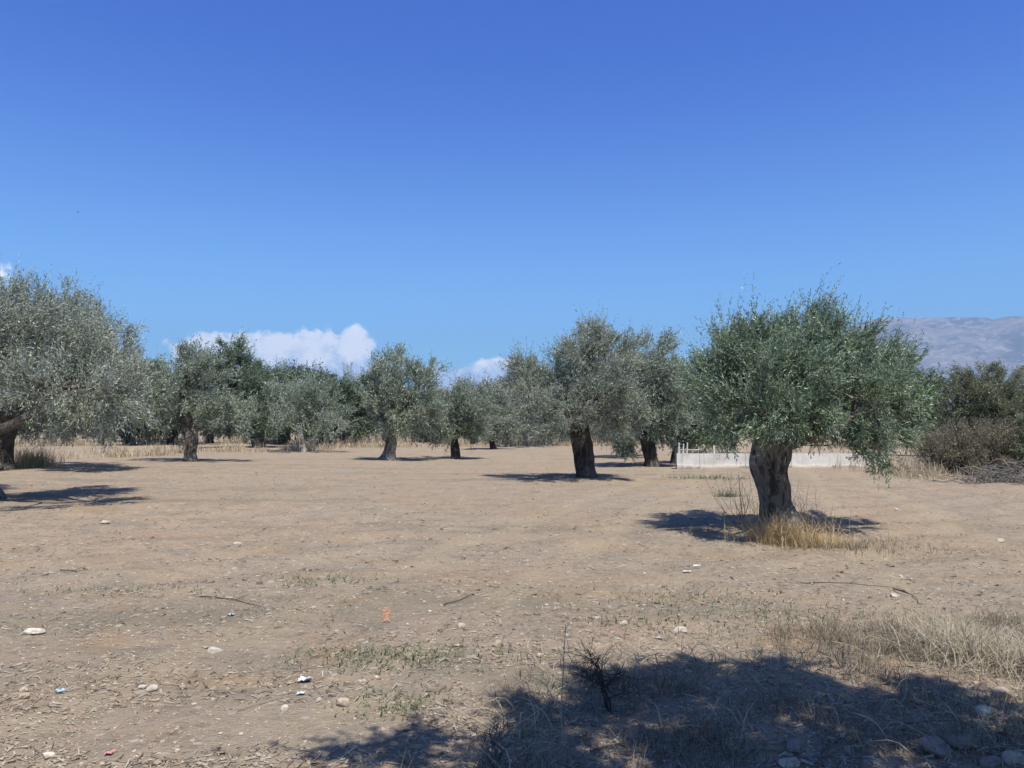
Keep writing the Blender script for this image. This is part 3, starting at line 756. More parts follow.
t['kind'] = 'stuff'; tag(t, 'thin dark weed litter beyond the grey withered weeds', 'weed')
p = gpt(727, 497)
t = grass_patch('dry_weed', gauss(p[0], p[1], .16, .12, 160, 78), .08, .30, .012, M['weed'], 10, (.2, 1.0), (p[0], p[1], g1(p[0], p[1])))
t['kind'] = 'stuff'; tag(t, 'small green weed standing between the stout olive and the white wall', 'weed')
p = gpt(708, 478)
t = grass_patch('dry_weed', gauss(p[0], p[1], .7, .4, 300, 79), .05, .22, .02, M['weed'], 11, (.2, 1.2), (p[0], p[1], g1(p[0], p[1])))
t['kind'] = 'stuff'; tag(t, 'sprawling pale green weed on the soil before the white wall', 'weed')

# bleached bunch grass in the right foreground
p = gpt(962, 662); og = (p[0], p[1], g1(p[0], p[1]))
xy = np.concatenate([gauss(p[0], p[1], .13, .12, 700, 20), gauss(p[0] + .22, p[1] - .25, .18, .15, 500, 21), gauss(p[0] - .12, p[1] + .3, .18, .12, 300, 22)])
t = grass_patch('dry_grass_tuft', xy, .08, .42, .006, M['straw_pale'], 23, (.2, 1.9), og)
tag(t, 'bleached bunch grass in sun beside the shaded weeds', 'grass')
stems('dry_weed', 'lone tall straw stalks above the bleached bunch grass', p[0] - .05, p[1] + .25, 7, .12, .35, .6, M['straw_pale'], 24, .0025)

# shaded tangle of weeds in the foreground
r = np.random.default_rng(31)
n = 60000
x = r.uniform(-1.1, 4.6, n); y = r.uniform(2.6, 6.6, n)
dens = np.clip(vnoise(x / .45, y / .4, 33) * 2.2 + .75, 0, 1)
edge = np.clip((x - (-.25 + .25 * vnoise(y / .5, x * 0, 34))) / .35, 0, 1) * np.clip((5.35 + .35 * np.clip(x - 1.4, 0, 3) + np.where(x > 1.9, .7, 0) - y + .5 * vnoise(x / .6, y / .6, 35)) / .5, 0.0, 1)
edge = np.maximum(edge, 0.8 * (y < 3.75) * (x > -1.6) * np.clip(vnoise(x / .3, y / .3, 36) * 3, 0, 1))
k = r.random(n) < dens * edge
xy = np.stack([x[k], y[k]], -1)
clumpH = np.clip(vnoise(xy[:, 0] / .3, xy[:, 1] / .3, 37) + .6, .2, 1.1)
S = on_ground(xy[:, 0], xy[:, 1], -.01); nn = len(xy)
V, Q = blades(S, (r.uniform(.04, .23, nn) * clumpH), r.uniform(.3, 1.4, nn), r.uniform(.0025, .0055, nn), r, 3, None, .8)
o = obj('dry_weeds', mesh_np('dry_weeds', V, Q, M['straw_grey'])); o['kind'] = 'stuff'; tag(o, 'tangled grey dry weeds in the near shade', 'weeds')
n = 5000
x = r.uniform(-.4, 4.6, n); y = r.uniform(3, 6.8, n)
k = (vnoise(x / .5, y / .4, 43) > .02) & (x > -.0) & (y < 5.4 + .3 * np.clip(x - 1, 0, 3)) | ((r.random(n) < .25) & (x > 1.2) & (y > 5.2))
xy = np.stack([x[k], y[k]], -1); nn = len(xy)
V, Q = blades(on_ground(xy[:, 0], xy[:, 1], -.01), r.uniform(.03, .11, nn), r.uniform(.4, 1.4, nn), r.uniform(.005, .011, nn), r)
o = obj('green_weeds', mesh_np('green_weeds', V, Q, M['weed'])); o['kind'] = 'stuff'; tag(o, 'low green weeds among the shaded dry stems', 'weeds')
# bleached crooked stems in the tangle
r = np.random.default_rng(44); mb = MB()
for _ in range(800):
    x, y = r.uniform(-.1, 3.6), r.uniform(3.0, 5.5)
    if vnoise(np.array([x / .5]), np.array([y / .45]), 45)[0] < -.1: continue
    s = np.array([x, y, g1(x, y)]); a = r.uniform(0, 6.28); L = r.uniform(.08, .32)
    p1 = s + np.array([math.cos(a) * L * .4, math.sin(a) * L * .4, r.uniform(.02, .12)])
    p2 = p1 + np.array([math.cos(a + r.normal() * .7) * L * .6, math.sin(a + r.normal() * .7) * L * .6, r.uniform(-.04, .06)])
    tube(mb, [s, p1, p2], [.0028, .0024, .001], 4, 6)
o = obj('dead_stems', mb.mesh('dead_stems', M['straw_pale'])); o['kind'] = 'stuff'; tag(o, 'bleached crooked dead stems in the shaded weeds', 'weeds')

# sparse low weed patches on the field
WP = [(405, 658, .34, .12, 320, 'low green weed patch on the open soil in the middle foreground'), (350, 580, .16, .1, 70, 'small green weed patch farther out in line with the orange mark'),
      (300, 582, .2, .08, 90, 'thin dark weed patch left of the small green one'), (330, 655, .25, .1, 110, 'sparse grey green weeds left of the low green patch'),
      (700, 600, .6, .25, 300, 'sparse short weeds in sun above the big shade'), (800, 625, .6, .25, 420, 'denser short weeds in sun near the bleached bunch grass'),
      (120, 590, .5, .1, 120, 'thin scatter of weeds on the soil of the near field'), (395, 705, .18, .1, 140, 'short weeds at the edge of the small shade patch'),
      (640, 625, .3, .12, 120, 'short green weeds beyond the leafless black shrub')]
for n_, (px, py, sx_, sy_, cnt, lab) in enumerate(WP):
    p = gpt(px, py)
    t = grass_patch('weed_patch', gauss(p[0], p[1], sx_, sy_ * 1.3, int(cnt * 2.2), 50 + n_), .015, .065, .011, M['weed'], 60 + n_, (.4, 1.4), (p[0], p[1], g1(p[0], p[1])))
    t['kind'] = 'stuff'; tag(t, lab, 'weeds', 'low weed patches on the soil')

# tall straw behind the grove
def straw_band(name, label, pts, n, h0, h1, wd, mat, seed):
    r = np.random.default_rng(seed); P = []
    for (px0, py0, px1, py1, wgt) in pts:
        a = gpt(px0, py0); b = gpt(px1, py1); c = int(n * wgt); f = r.random(c)
        P.append(np.stack([a[0] + (b[0] - a[0]) * f, a[1] + (b[1] - a[1]) * f], -1) + r.normal(size=(c, 2)) * np.array([.5, 1.6]))
    xy = np.concatenate(P); keep = vnoise(xy[:, 0] / 1.3, xy[:, 1] / 1.5, seed) > -.08; xy = xy[keep]; nn = len(xy)
    Hh = r.uniform(h0, h1, nn) * np.clip(1 + 1.8 * vnoise(xy[:, 0] / 1.6, xy[:, 1] / 2, seed + 1), .2, 1.6)
    V, Q = blades(on_ground(xy[:, 0], xy[:, 1], -.02), Hh, r.uniform(.1, .8, nn), wd * r.uniform(.6, 1.4, nn), r)
    o = obj(name, mesh_np(name, V, Q, mat)); o['kind'] = 'stuff'; return tag(o, label, 'grass')
straw_band('dry_grass', 'tall dry straw along the back of the field', [(95, 454, 330, 450, .45), (90, 458, 180, 455, .15), (330, 448, 480, 446, .15), (480, 445, 640, 446, .25)], 14000, .25, .85, .035, M['straw'], 81)
straw_band('dry_grass', 'pale straw between the trunks of the far trees', [(-40, 447, 330, 443, .4), (330, 443, 700, 441, .4), (840, 448, 1000, 446, .2)], 16000, .5, 1.4, .055, M['straw_pale'], 82)
straw_band('dry_grass', 'straw fringe at the foot of the thorn scrub', [(885, 474, 945, 475, 1)], 1500, .2, .55, .016, M['straw'], 83)
p = gpt(15, 468)
t = grass_patch('dry_grass_tuft', gauss(p[0] + .35, p[1] + .6, .5, .3, 900, 84), .4, 1.0, .02, M['straw_gold'], 85, (.1, .6), (p[0], p[1], g1(p[0], p[1])))
tag(t, 'upright dry grass tuft right of the leaning dark trunk', 'grass')

# ------------------------------------------------------------------ scrub at the right
def bush(name, label, base, Y, lobes_px, nleaf, ll, lw, mat, seed, twig_mat, ntw=40, cat='bush', **kw):
    k = Y / F; b = at(*base, Y); og = np.array([b[0], b[1], g1(b[0], b[1])])
    t = thing(name, label, cat, og)
    lobes = []
    for q in lobes_px:
        c = at(q[0], q[1], Y) + np.array([0, q[4], 0])
        lobes.append((c, np.array([q[2] * k, (q[2] + q[3]) * .5 * k, q[3] * k])))
    V, Q = crown(lobes, nleaf, ll, lw, seed, **kw)
    V = V.reshape(-1, 4, 3); V = V[V[:, :, 2].min(1) > 0.0].reshape(-1, 3); Q = np.arange(len(V)).reshape(-1, 4)
    obj('foliage', mesh_np('foliage', V - og, Q, mat), t)
    r = np.random.default_rng(seed); mb = MB()
    for _ in range(ntw):
        c, rad = lobes[r.integers(len(lobes))]
        s = np.array([c[0] + r.normal() * rad[0] * .4, c[1] + r.normal() * .3, g1(c[0], c[1]) - .03]); e = c + unit(r.normal(size=3)) * rad * .95
        mdl = (s + e) / 2 + r.normal(size=3) * .15
        tube(mb, [s, mdl, e], [.022, .014, .005], 5, 8)
    obj('stems', mb.mesh('stems', twig_mat, False, og), t)
    return t
Yb = Yof(474)
bush('thorn_bush', 'big dusty green thorn bush before the mountain', (985, 470), Yb + 2, [(985, 400, 40, 32, 0), (960, 405, 24, 26, 0), (1015, 405, 36, 34, .5), (985, 430, 44, 26, 0), (1040, 430, 40, 34, 0)],
     150000, .07, .026, M['thorn_leaf'], 101, M['deadwood'], 60, m=10, slen=.28, clump=.24, upness=.5, droop=.1, fill=.3)
bush('dead_brush', 'withered brown brush under the big thorn bush', (965, 474), Yb, [(955, 445, 28, 24, 0), (985, 450, 30, 22, -.2), (1010, 445, 26, 22, .3), (935, 455, 20, 16, 0), (970, 465, 34, 10, -.3)],
     70000, .055, .02, M['brown_leaf'], 102, M['deadwood'], 160, m=8, slen=.26, clump=.24, upness=.35, droop=.2, fill=.3)
bush('green_bush', 'fresh green bush peeping out between the stout crown and thorn bush', (920, 460), Yof(456), [(920, 395, 18, 18, 0), (915, 415, 24, 26, 0)],
     12000, .13, .06, M['green_leaf'], 103, M['deadwood'], 12, m=8, slen=.4, clump=.35)
bush('thorn_bush', 'low dark shrub filling the corner above the brush heap', (1030, 470), Yb - .5, [(1030, 440, 26, 22, 0), (1050, 455, 30, 20, 0)],
     40000, .07, .026, M['thorn_leaf'], 104, M['deadwood'], 30, m=8, slen=.26, clump=.2, fill=.3)
# heap of cut grey branches
p = gpt(1010, 482); og = np.array([p[0], p[1], g1(p[0], p[1])]); r = np.random.default_rng(105); mb = MB()
for _ in range(420):
    c = og + np.array([r.normal() * .75, r.normal() * .4, abs(r.normal()) * .28])
    c[2] = min(c[2], og[2] + .8 - .35 * abs(c[0] - og[0])); c[2] = max(c[2], og[2] + .03)
    d = unit(np.array([r.normal(), r.normal() * .7, r.normal() * .35])); L = r.uniform(.25, .7)
    a, b = c - d * L / 2, c + d * L / 2
    a[2] = max(a[2], og[2] + .01); b[2] = max(b[2], og[2] + .01)
    tube(mb, [a, (a + b) / 2 + r.normal(size=3) * .05, b], [.014, .010, .004], 5, 6)
tag(obj('brush_heap', mb.mesh('brush_heap', M['greywood'], False, og), loc=og), 'heap of cut grey branches below the thorn bush', 'branches')

# ------------------------------------------------------------------ wall
def concrete(name, a, b2):
    m, nt, b = newmat(name); tc = nt.nodes.new('ShaderNodeTexCoord')
    n1 = noise(nt, tc.outputs['Object'], 1.1, 7, .7); n2 = noise(nt, tc.outputs['Object'], 14, 4, .6)
    mp = nd(nt, 'ShaderNodeMapping'); mp.inputs['Scale'].default_value = (5, 5, .5); nt.links.new(tc.outputs['Object'], mp.inputs[0])
    n3 = noise(nt, mp.outputs[0], 1.5, 4, .6)
    c = mix(nt, a, b2, ramp(nt, n1, .4, .64)); c = mix(nt, c, tuple(q * .7 for q in b2), math_n(nt, 'MULTIPLY', ramp(nt, n3, .52, .7), .6))
    c = mix(nt, c, tuple(q * .8 for q in a), math_n(nt, 'MULTIPLY', ramp(nt, n2, .5, .7), .5))
    sp = nt.nodes.new('ShaderNodeSeparateXYZ'); nt.links.new(tc.outputs['Object'], sp.inputs[0])
    jt = math_n(nt, 'ABSOLUTE', math_n(nt, 'SUBTRACT', math_n(nt, 'FRACT', math_n(nt, 'DIVIDE', sp.outputs[0], 1.9)), .5))
    c = mix(nt, c, tuple(q * .55 for q in b2), math_n(nt, 'MULTIPLY', ramp(nt, jt, .012, .006), .7))
    dz_ = math_n(nt, 'ADD', sp.outputs[2], math_n(nt, 'MULTIPLY', math_n(nt, 'SUBTRACT', n1, .5), .5))
    c = mix(nt, c, (.36, .29, .21), math_n(nt, 'MULTIPLY', ramp(nt, dz_, .16, .02), .65))
    nt.links.new(c, b.inputs['Base Color']); b.inputs['Roughness'].default_value = .9
    bp = nd(nt, 'ShaderNodeBump', Strength=.4, Distance=.02); nt.links.new(n2, bp.inputs['Height']); nt.links.new(bp.outputs[0], b.inputs['Normal'])
    return m
M['wall'] = concrete('whitewashed_concrete', (0.60, 0.58, 0.54), (0.46, 0.44, 0.40))
M['plinth'] = concrete('pale_plinth', (0.74, 0.70, 0.62), (0.60, 0.56, 0.49))
M['post'] = plain_mat('weathered_white_paint', (0.50, 0.48, 0.45), (0.33, 0.31, 0.29), 6, .7)
Yw = Yof(469.5); x0 = at(677, 469, Yw)[0]; x1 = at(884, 469, Yw)[0]; kx = Yw / F
wt = thing('concrete_wall', 'low whitewashed concrete wall behind the stout olive', 'wall', (x0, Yw, 0))
mb = MB(); N = 24; xs = np.linspace(0, x1 - x0, N + 1)
def slab(mb, xs, y0, y1, z0, zt, jit, r):
    top = zt + r.uniform(-jit, jit, len(xs)); rows = []
    for yy, zz in ((y0, z0), (y0, None), (y1, None), (y1, z0)):
        rows.append(np.stack([xs, np.full(len(xs), yy) + (r.uniform(-jit, jit, len(xs)) * .3), top if zz is None else np.full(len(xs), zz)], -1))
    V = np.stack(rows, 1).reshape(-1, 3); Q = []
    for q in range(len(xs) - 1):
        for k in range(4): Q.append([q * 4 + k, (q + 1) * 4 + k, (q + 1) * 4 + (k + 1) % 4, q * 4 + (k + 1) % 4])
    e = (len(xs) - 1) * 4
    Q.append([0, 1, 2, 3]); Q.append([e + 3, e + 2, e + 1, e])
    mb.add(V, Q)
r = np.random.default_rng(120)
slab(mb, xs, 0, .22, .10, .62, .002, r); obj('wall_body', mb.mesh('wall_body', M['wall']), wt)
mb = MB(); slab(mb, xs, -.035, .25, -.3, .155, .006, r); obj('plinth', mb.mesh('plinth', M['plinth']), wt)
rl = thing('picket_railing', 'broken white picket railing on top of the low whitewashed wall', 'railing', (x0, Yw + .1, .6))
for q, (px, h, w_) in enumerate([(679.5, 11, 1.4), (683.5, 10, 1.2), (687.5, 11, 1.3), (715, 8, 2.0)]):
    xx = at(px, 455, Yw)[0] - x0; mb = MB()
    wq = w_ * kx / 2; hq = h * kx
    V0 = [(-wq, -.02, -.02), (wq, -.02, -.02), (wq, .02, -.02), (-wq, .02, -.02), (-wq, -.02, hq), (wq, -.02, hq * .97), (wq, .02, hq * .97), (-wq, .02, hq), (0, 0, hq + min(wq, .05))]
    mb.add(V0, [[0, 1, 5, 4], [1, 2, 6, 5], [2, 3, 7, 6], [3, 0, 4, 7], [3, 2, 1, 0]], [[4, 5, 8], [5, 6, 8], [6, 7, 8], [7, 4, 8]])
    o = obj('picket', mb.mesh('picket', M['post']), rl, (xx, 0, 0)); o.rotation_euler = (0, R(random.uniform(-5, 5)), 0)
mb = MB(); box(mb, 0.05, at(700, 455, Yw)[0] - x0, .022, .045, .16, .20, .006); obj('rail', mb.mesh('rail', M['post']), rl)

r = np.random.default_rng(130); xq = r.uniform(x0 - .3, x1, 900); yq = Yw - .1 - np.abs(r.normal(size=900)) * .22
kq = vnoise(xq / .8, yq, 131) > -.05
t = grass_patch('dry_weeds', np.stack([xq[kq], yq[kq]], -1), .04, .22, .014, M['straw_grey'], 132, (.2, 1.2)); t['kind'] = 'stuff'; tag(t, 'dry weeds along the foot of the white wall', 'weeds')
# ------------------------------------------------------------------ stones
def stone_mesh(name, sx_, sy_, sz_, mat, seed, sub=3, rough=.28, sq=.72):
    import bmesh
    bm = bmesh.new(); bmesh.ops.create_icosphere(bm, subdivisions=sub, radius=1)
    r = np.random.default_rng(seed); pl = unit(r.normal(size=(7, 3))); dd = r.uniform(.55, .9, 7)
    for v in bm.verts:
        c = np.array(v.co); c = np.sign(c) * np.abs(c) ** sq
        for n_, d_ in zip(pl, dd):
            e = c @ n_ - d_
            if e > 0: c = c - n_ * e * .9
        c = c * (1 + rough * .3 * r.normal() * .3)
        v.co = (c[0] * sx_, c[1] * sy_, c[2] * sz_)
    me = bpy.data.meshes.new(name); bm.to_mesh(me); bm.free(); me.materials.append(mat)
    return me
STONES = [
 (34, 631, 25, 9, 'limestone', 'long white block of stone lying on the open soil'), (498, 643, 13, 10, 'tanstone', 'rounded tan stone alone in the middle foreground'),
 (214, 650, 15, 8, 'limestone', 'flat white stone by itself left of the crumpled wrapper'), (152, 688, 12, 9, 'limestone', 'white angular stone of the close pair in the near soil'),
 (142, 687, 8, 6, 'limestone', 'smaller white stone of the close pair in the near soil'), (344, 701, 15, 11, 'tanstone', 'pale tan stone just beyond the small shade patch'),
 (48, 755, 12, 9, 'limestone', 'whitish lump near the pink scrap'), (24, 690, 10, 8, 'tanstone', 'upper tan stone of two touching near the blue scrap'),
 (25, 696, 12, 8, 'tanstone', 'lower tan stone of two touching near the blue scrap'), (285, 708, 9, 8, 'limestone', 'small white stone below the crumpled wrapper'),
 (680, 629, 16, 7, 'limestone', 'flat pinkish white stone in sun above the big shade'), (659, 638, 8, 5, 'limestone', 'tiny white stone left below the flat pinkish one'),
 (624, 624, 9, 7, 'limestone', 'white pebble beyond the leafless shrub'), (461, 626, 10, 8, 'tanstone', 'dull tan pebble behind the rounded tan stone'),
 (895, 596, 9, 6, 'limestone', 'white pebble by the dark fallen branch'), (985, 712, 17, 18, 'limestone', 'pale rounded stone at the edge of the big shade'),
 (1003, 692, 20, 16, 'tanstone', 'grey tan stone behind the pale rounded one'), (934, 746, 30, 24, 'brownstone', 'thick brown stone in the deep shade'),
 (962, 741, 38, 16, 'brownstone', 'flat brown slab beside the thick brown stone'), (991, 762, 26, 14, 'brownstone', 'low brown stone in the shaded corner'),
 (1014, 758, 24, 16, 'tanstone', 'rounded stone at the corner of the shade'), (795, 745, 20, 14, 'brownstone', 'half buried brown stone among the shaded weeds'),
 (788, 762, 26, 12, 'tanstone', 'low grey stone in front of the half buried brown one'), (105, 522, 10, 5, 'limestone', 'flat pale stone on the soil under the edge olive shade'),
 (238, 545, 12, 4, 'limestone', 'broad flat pale stone in the middle field'), (1000, 540, 8, 5, 'limestone', 'small white stone far out on the open ground past the weed litter'),
 (897, 509, 5, 4, 'limestone', 'tiny white stone in line with the stout olive and wall end'), (584, 469, 4, 3, 'limestone', 'white speck of stone near the straight dark trunk'),
 (540, 655, 8, 6, 'tanstone', 'dull pebble left of the leafless shrub'), (598, 618, 9, 5, 'limestone', 'flat white pebble of the loose trio in sun'),
]
for q, (px, py, wpx, hpx, mt, lab) in enumerate(STONES):
    p = gpt(px, py + hpx * .3); k = p[1] / F; sx_ = wpx * k * .45; sz_ = max(hpx * k / 2 * .85, .008)
    me = stone_mesh('stone', sx_, min(sx_, sz_ * 1.8), sz_, M[mt], 200 + q)
    o = obj('stone', me, loc=(p[0], p[1], g1(p[0], p[1]) + sz_ * .45)); o.rotation_euler = (0, 0, random.uniform(-.3, .3))
    tag(o, lab, 'stone', 'loose stones on the soil')
# about 150 look-alike pebbles
pm = [stone_mesh('pebble', .5, .42, .3, M['limestone' if q % 3 else 'tanstone'], 300 + q, 2) for q in range(9)]
r = np.random.default_rng(301); cnt = 0
while cnt < 110:
    py = 500 + 262 * r.random() ** .75; px = r.uniform(0, 1024)
    p = gpt(px, py)
    if py > 650 and px > 470: continue
    s = r.uniform(.014, .036) * (1.0 + .03 * p[1])
    o = obj('pebble', pm[cnt % 9], loc=(p[0], p[1], g1(p[0], p[1]) + s * .12)); o.scale = (s, s, s * r.uniform(.7, 1.1)); o.rotation_euler = (0, 0, r.uniform(0, 6.28))
    tag(o, 'small pale pebble lying loose among the grit of the field', 'pebble', 'pale pebbles strewn on the soil'); cnt += 1

def scatter_field(n, seed, y0=2.6, y1=30, pw=1.0):
    r = np.random.default_rng(seed)
    # even in the picture plane, thinning with distance
    inv = r.uniform(1 / y1, 1 / y0, n) ** pw if pw != 1 else r.uniform(1 / y1, 1 / y0, n)
    y = 1 / inv; x = r.uniform(-.86, .86, n) * y + r.normal(size=n) * .5
    return x, y, r
ICO = None
def ico():
    import bmesh
    bm = bmesh.new(); bmesh.ops.create_icosphere(bm, subdivisions=1, radius=1)
    V = np.array([v.co[:] for v in bm.verts]); T = np.array([[v.index for v in f.verts] for f in bm.faces]); bm.free(); return V, T
IV, IT = ico()
def rocks(name, label, n, seed, s0, s1, mat, y1=30, thr=-.5):
    x, y, r = scatter_field(n, seed, 2.6, y1)
    k = vnoise(x / 1.1, y / 1.0, seed) > thr; x, y = x[k], y[k]; n = len(x)
    s = s0 + (s1 - s0) * r.random(n) ** 3; s = s * (1 + .05 * y)
    sc_ = np.stack([s * r.uniform(.7, 1.4, n), s * r.uniform(.6, 1.1, n), s * r.uniform(.35, .75, n)], -1)
    jit = 1 + .22 * r.normal(size=(n, len(IV), 1))
    a = r.uniform(0, 6.28, n); ca, sa = np.cos(a), np.sin(a)
    V = IV[None] * jit * sc_[:, None]
    X = V[..., 0] * ca[:, None] - V[..., 1] * sa[:, None]; Yv = V[..., 0] * sa[:, None] + V[..., 1] * ca[:, None]
    V = np.stack([X + x[:, None], Yv + y[:, None], V[..., 2] + (gz(x, y) + sc_[:, 2] * .25)[:, None]], -1).reshape(-1, 3)
    T = (IT[None] + (np.arange(n) * len(IV))[:, None, None]).reshape(-1, 3)
    o = obj(name, mesh_np(name, V, T, mat)); o['kind'] = 'stuff'; tag(o, label, 'gravel')
rocks('gravel', 'pale gravel strewn over the dry soil', 10000, 401, .003, .011, M['gravel'], 36)
rocks('earth_clods', 'crumbled clods of dry earth on the field', 14000, 402, .004, .017, M['clod'], 34, -.2)

def straws(name, label, n, seed, l0, l1, wd, mat, y1=24, thr=-.5, region=None):
    x, y, r = scatter_field(n, seed, 2.6, y1)
    k = vnoise(x / .9, y / .7, seed) > thr; x, y = x[k], y[k]; n = len(x)
    L = r.uniform(l0, l1, n) * (1 + .04 * y); a = r.uniform(0, 6.28, n); d = np.stack([np.cos(a), np.sin(a)], -1)
    lat = np.stack([-np.sin(a), np.cos(a)], -1); W = wd * r.uniform(.6, 1.5, n) * (1 + .05 * y)
    rows = []
    for f, sd in ((-.5, -1), (.5, -1), (.5, 1), (-.5, 1)):
        q = np.stack([x, y], -1) + d * (L * f)[:, None] + lat * (W * .5 * sd)[:, None]
        z = gz(q[:, 0], q[:, 1]) + .006 + (f + .5) * L * r.uniform(0, .35, n)
        rows.append(np.stack([q[:, 0], q[:, 1], z], -1))
    V = np.stack(rows, 1).reshape(-1, 3); Q = np.arange(n * 4).reshape(-1, 4)
    o = obj(name, mesh_np(name, V, Q, mat)); o['kind'] = 'stuff'; tag(o, label, 'litter')
straws('straw_litter', 'bits of straw and dead stems on the soil', 26000, 411, .012, .06, .004, M['litter'], 34, -.12)
straws('straw_litter', 'bleached chaff scattered on the soil', 12000, 412, .01, .03, .005, M['straw_pale'], 34, -.1)

# ------------------------------------------------------------------ twigs and dead shrubs
def branchy(mb, s, d, L, rad, depth, r, kids=3, spread=.75):
    e1 = s + d * L * .5 + r.normal(size=3) * L * .06; e2 = e1 + unit(d + r.normal(size=3) * .25) * L * .5
    tube(mb, [s, e1, e2], [rad, rad * .8, rad * .45], 5, 6)
    if depth <= 0: return
    for q in range(kids):
        f = r.uniform(.3, 1.0); p = s * (1 - f) + e2 * f if f < .95 else e2
        dd = unit(d + r.normal(size=3) * spread)
        branchy(mb, p, dd, L * r.uniform(.45, .75), rad * .55, depth - 1, r, kids, spread)
def dead_shrub(label, px, py, h, seed, mat, depth=3, rad=.010, n=2, spread=.75, name='dead_shrub', kids=3):
    p = gpt(px, py); og = np.array([p[0], p[1], g1(p[0], p[1]) - .02]); r = np.random.default_rng(seed); mb = MB()
    for _ in range(n):
        branchy(mb, og + np.array([r.normal() * .02, r.normal() * .02, 0]), unit(np.array([r.normal() * .25, r.normal() * .2, 1])), h * .55, rad, depth, r, kids, spread)
    return tag(obj(name, mb.mesh(name, mat, False, og), loc=og), label, 'dead shrub')
dead_shrub('leafless black shrub standing up in the edge of the shade', 611, 712, .50, 502, M['deadwood'], 3, .006, 3, .85, kids=5)
dead_shrub('grey leafless shrub at the corner of the big shade nearest the small one', 492, 768, .30, 503, M['greywood'], 3, .007, 4, .9, kids=4)
dead_shrub('pale skeleton of a dry weed between shade and bunch grass', 838, 668, .26, 504, M['greywood'], 2, .005, 4, .9)
dead_shrub('dry dead weed skeleton deep in the shaded tangle', 700, 738, .22, 505, M['greywood'], 3, .004, 4, 1.0)
dead_shrub('bleached weed skeleton lit by sun above the shaded slab', 890, 640, .18, 506, M['greywood'], 2, .006, 3, .9)
p = gpt(562, 762); og = np.array([p[0], p[1], g1(p[0], p[1]) - .02]); mb = MB()
tube(mb, [og, og + np.array([.0, 0, .3]), og + np.array([.02, .0, .66])], [.0032, .0028, .0015], 5, 10)
for q, f in enumerate((.35, .5, .62)): tube(mb, [og + np.array([.01, 0, f]), og + np.array([.01 + .03 * (-1) ** q, .01, f + .05])], [.0015, .0008], 4, 4)
tag(obj('dry_stalk', mb.mesh('dry_stalk', M['litter'], False, og), loc=og), 'single tall thin stalk left of the leafless black shrub', 'stalk')
STICKS = [((200, 598), (236, 601), (268, 610), .008, 'thin dark stick bent across the open soil', 'deadwood'), ((444, 606), (462, 600), (479, 593), .006, 'straight dark stick right of the orange mark', 'deadwood'),
          ((802, 584), (850, 584), (905, 590), .006, 'dark fallen branch before the stout olive', 'deadwood'), ((893, 590), (912, 597), (922, 606), .010, 'forked end piece beside the dark fallen branch', 'deadwood'),
          ((135, 666), (142, 663), (152, 663), .007, 'short crooked brown twig on reddish soil', 'litter'), ((60, 571), (75, 572), (86, 571), .008, 'short dark stick in the nearer field at the side', 'deadwood'),
          ((238, 712), (270, 702), (300, 694), .004, 'long thin pale stalk lying by the wrapper', 'straw_grey'), ((590, 752), (640, 742), (690, 746), .006, 'grey stick lying in the big shade', 'greywood'),
          ((700, 762), (760, 752), (800, 756), .007, 'bleached stick near the half buried brown stone', 'greywood'), ((905, 726), (940, 722), (975, 726), .006, 'grey stick above the brown slab', 'greywood'),
          ((820, 756), (850, 735), (870, 728), .007, 'slanting pale stick among shaded weeds', 'greywood'), ((995, 660), (1015, 668), (1030, 676), .008, 'stick leaning behind the grey tan stone', 'greywood')]
for q, (a, b, c, rad, lab, mt) in enumerate(STICKS):
    P = [gpt(*a), gpt(*b), gpt(*c)]; P = [np.array([v[0], v[1], g1(v[0], v[1]) + rad + .004]) for v in P]; og = P[0]; mb = MB()
    rr_ = np.random.default_rng(700 + q); PP, _r = resample(P, [1, 1, 1], 9); PP = PP + rr_.normal(size=PP.shape) * np.array([1, 1, .4]) * np.linalg.norm(P[2] - P[0]) * .012
    tube(mb, list(PP), list(np.linspace(rad * .8, rad * .3, 9)), 6, 20, .15, q)
    d = P[1] - P[0]; e = P[1] + np.array([d[1] * .25 + d[0] * .3, .12, .03]); tube(mb, [P[1], e], [rad * .5, rad * .2], 4, 5)
    tag(obj('stick', mb.mesh('stick', M[mt], False, og), loc=og), lab, 'stick', 'sticks lying on the soil')

# ------------------------------------------------------------------ litter, paint mark, bird
def scrap(label, px, py, w_, h_, col, seed, n=7, lift=.5, name='plastic_scrap', cat='litter'):
    p = gpt(px, py); k = p[1] / F; og = np.array([p[0], p[1], g1(p[0], p[1])]); r = np.random.default_rng(seed); W, H = w_ * k, h_ * k
    u, v = np.meshgrid(np.linspace(-.5, .5, n), np.linspace(-.5, .5, n))
    Vx = u * W * (1 + .25 * vnoise(v * 4, u * 3, seed)); Vy = v * W * .8
    Vz = .008 + np.abs(vnoise(u * 4.3 + 5, v * 4.1, seed + 1)) * H * 2.2 * lift + .3 * H * lift * (u > 0)
    V = np.stack([Vx, Vy, Vz], -1).reshape(-1, 3); i = np.arange(n - 1)[:, None] * n; j = np.arange(n - 1)[None]
    Q = np.stack([i + j, i + j + 1, i + n + j + 1, i + n + j], -1).reshape(-1, 4)
    m = plain_mat('scrap_' + str(seed), col, tuple(c * .75 for c in col), 40, .35)
    o = obj(name, mesh_np(name, V, Q, m), loc=og)
    md = o.modifiers.new('thick', 'SOLIDIFY'); md.thickness = .002
    return tag(o, label, cat)
scrap('crumpled grey white wrapper on reddish soil', 305, 682, 12, 7, (.56, .60, .62), 601)
scrap('small bluish scrap just below the crumpled wrapper', 301, 695, 7, 4, (.55, .62, .72), 602)
scrap('light blue plastic scrap on the near soil at the side', 60, 693, 8, 5, (.34, .50, .62), 603)
scrap('faded blue plastic scrap beyond the thin bent stick', 231, 616, 6, 3.5, (.36, .43, .55), 604)
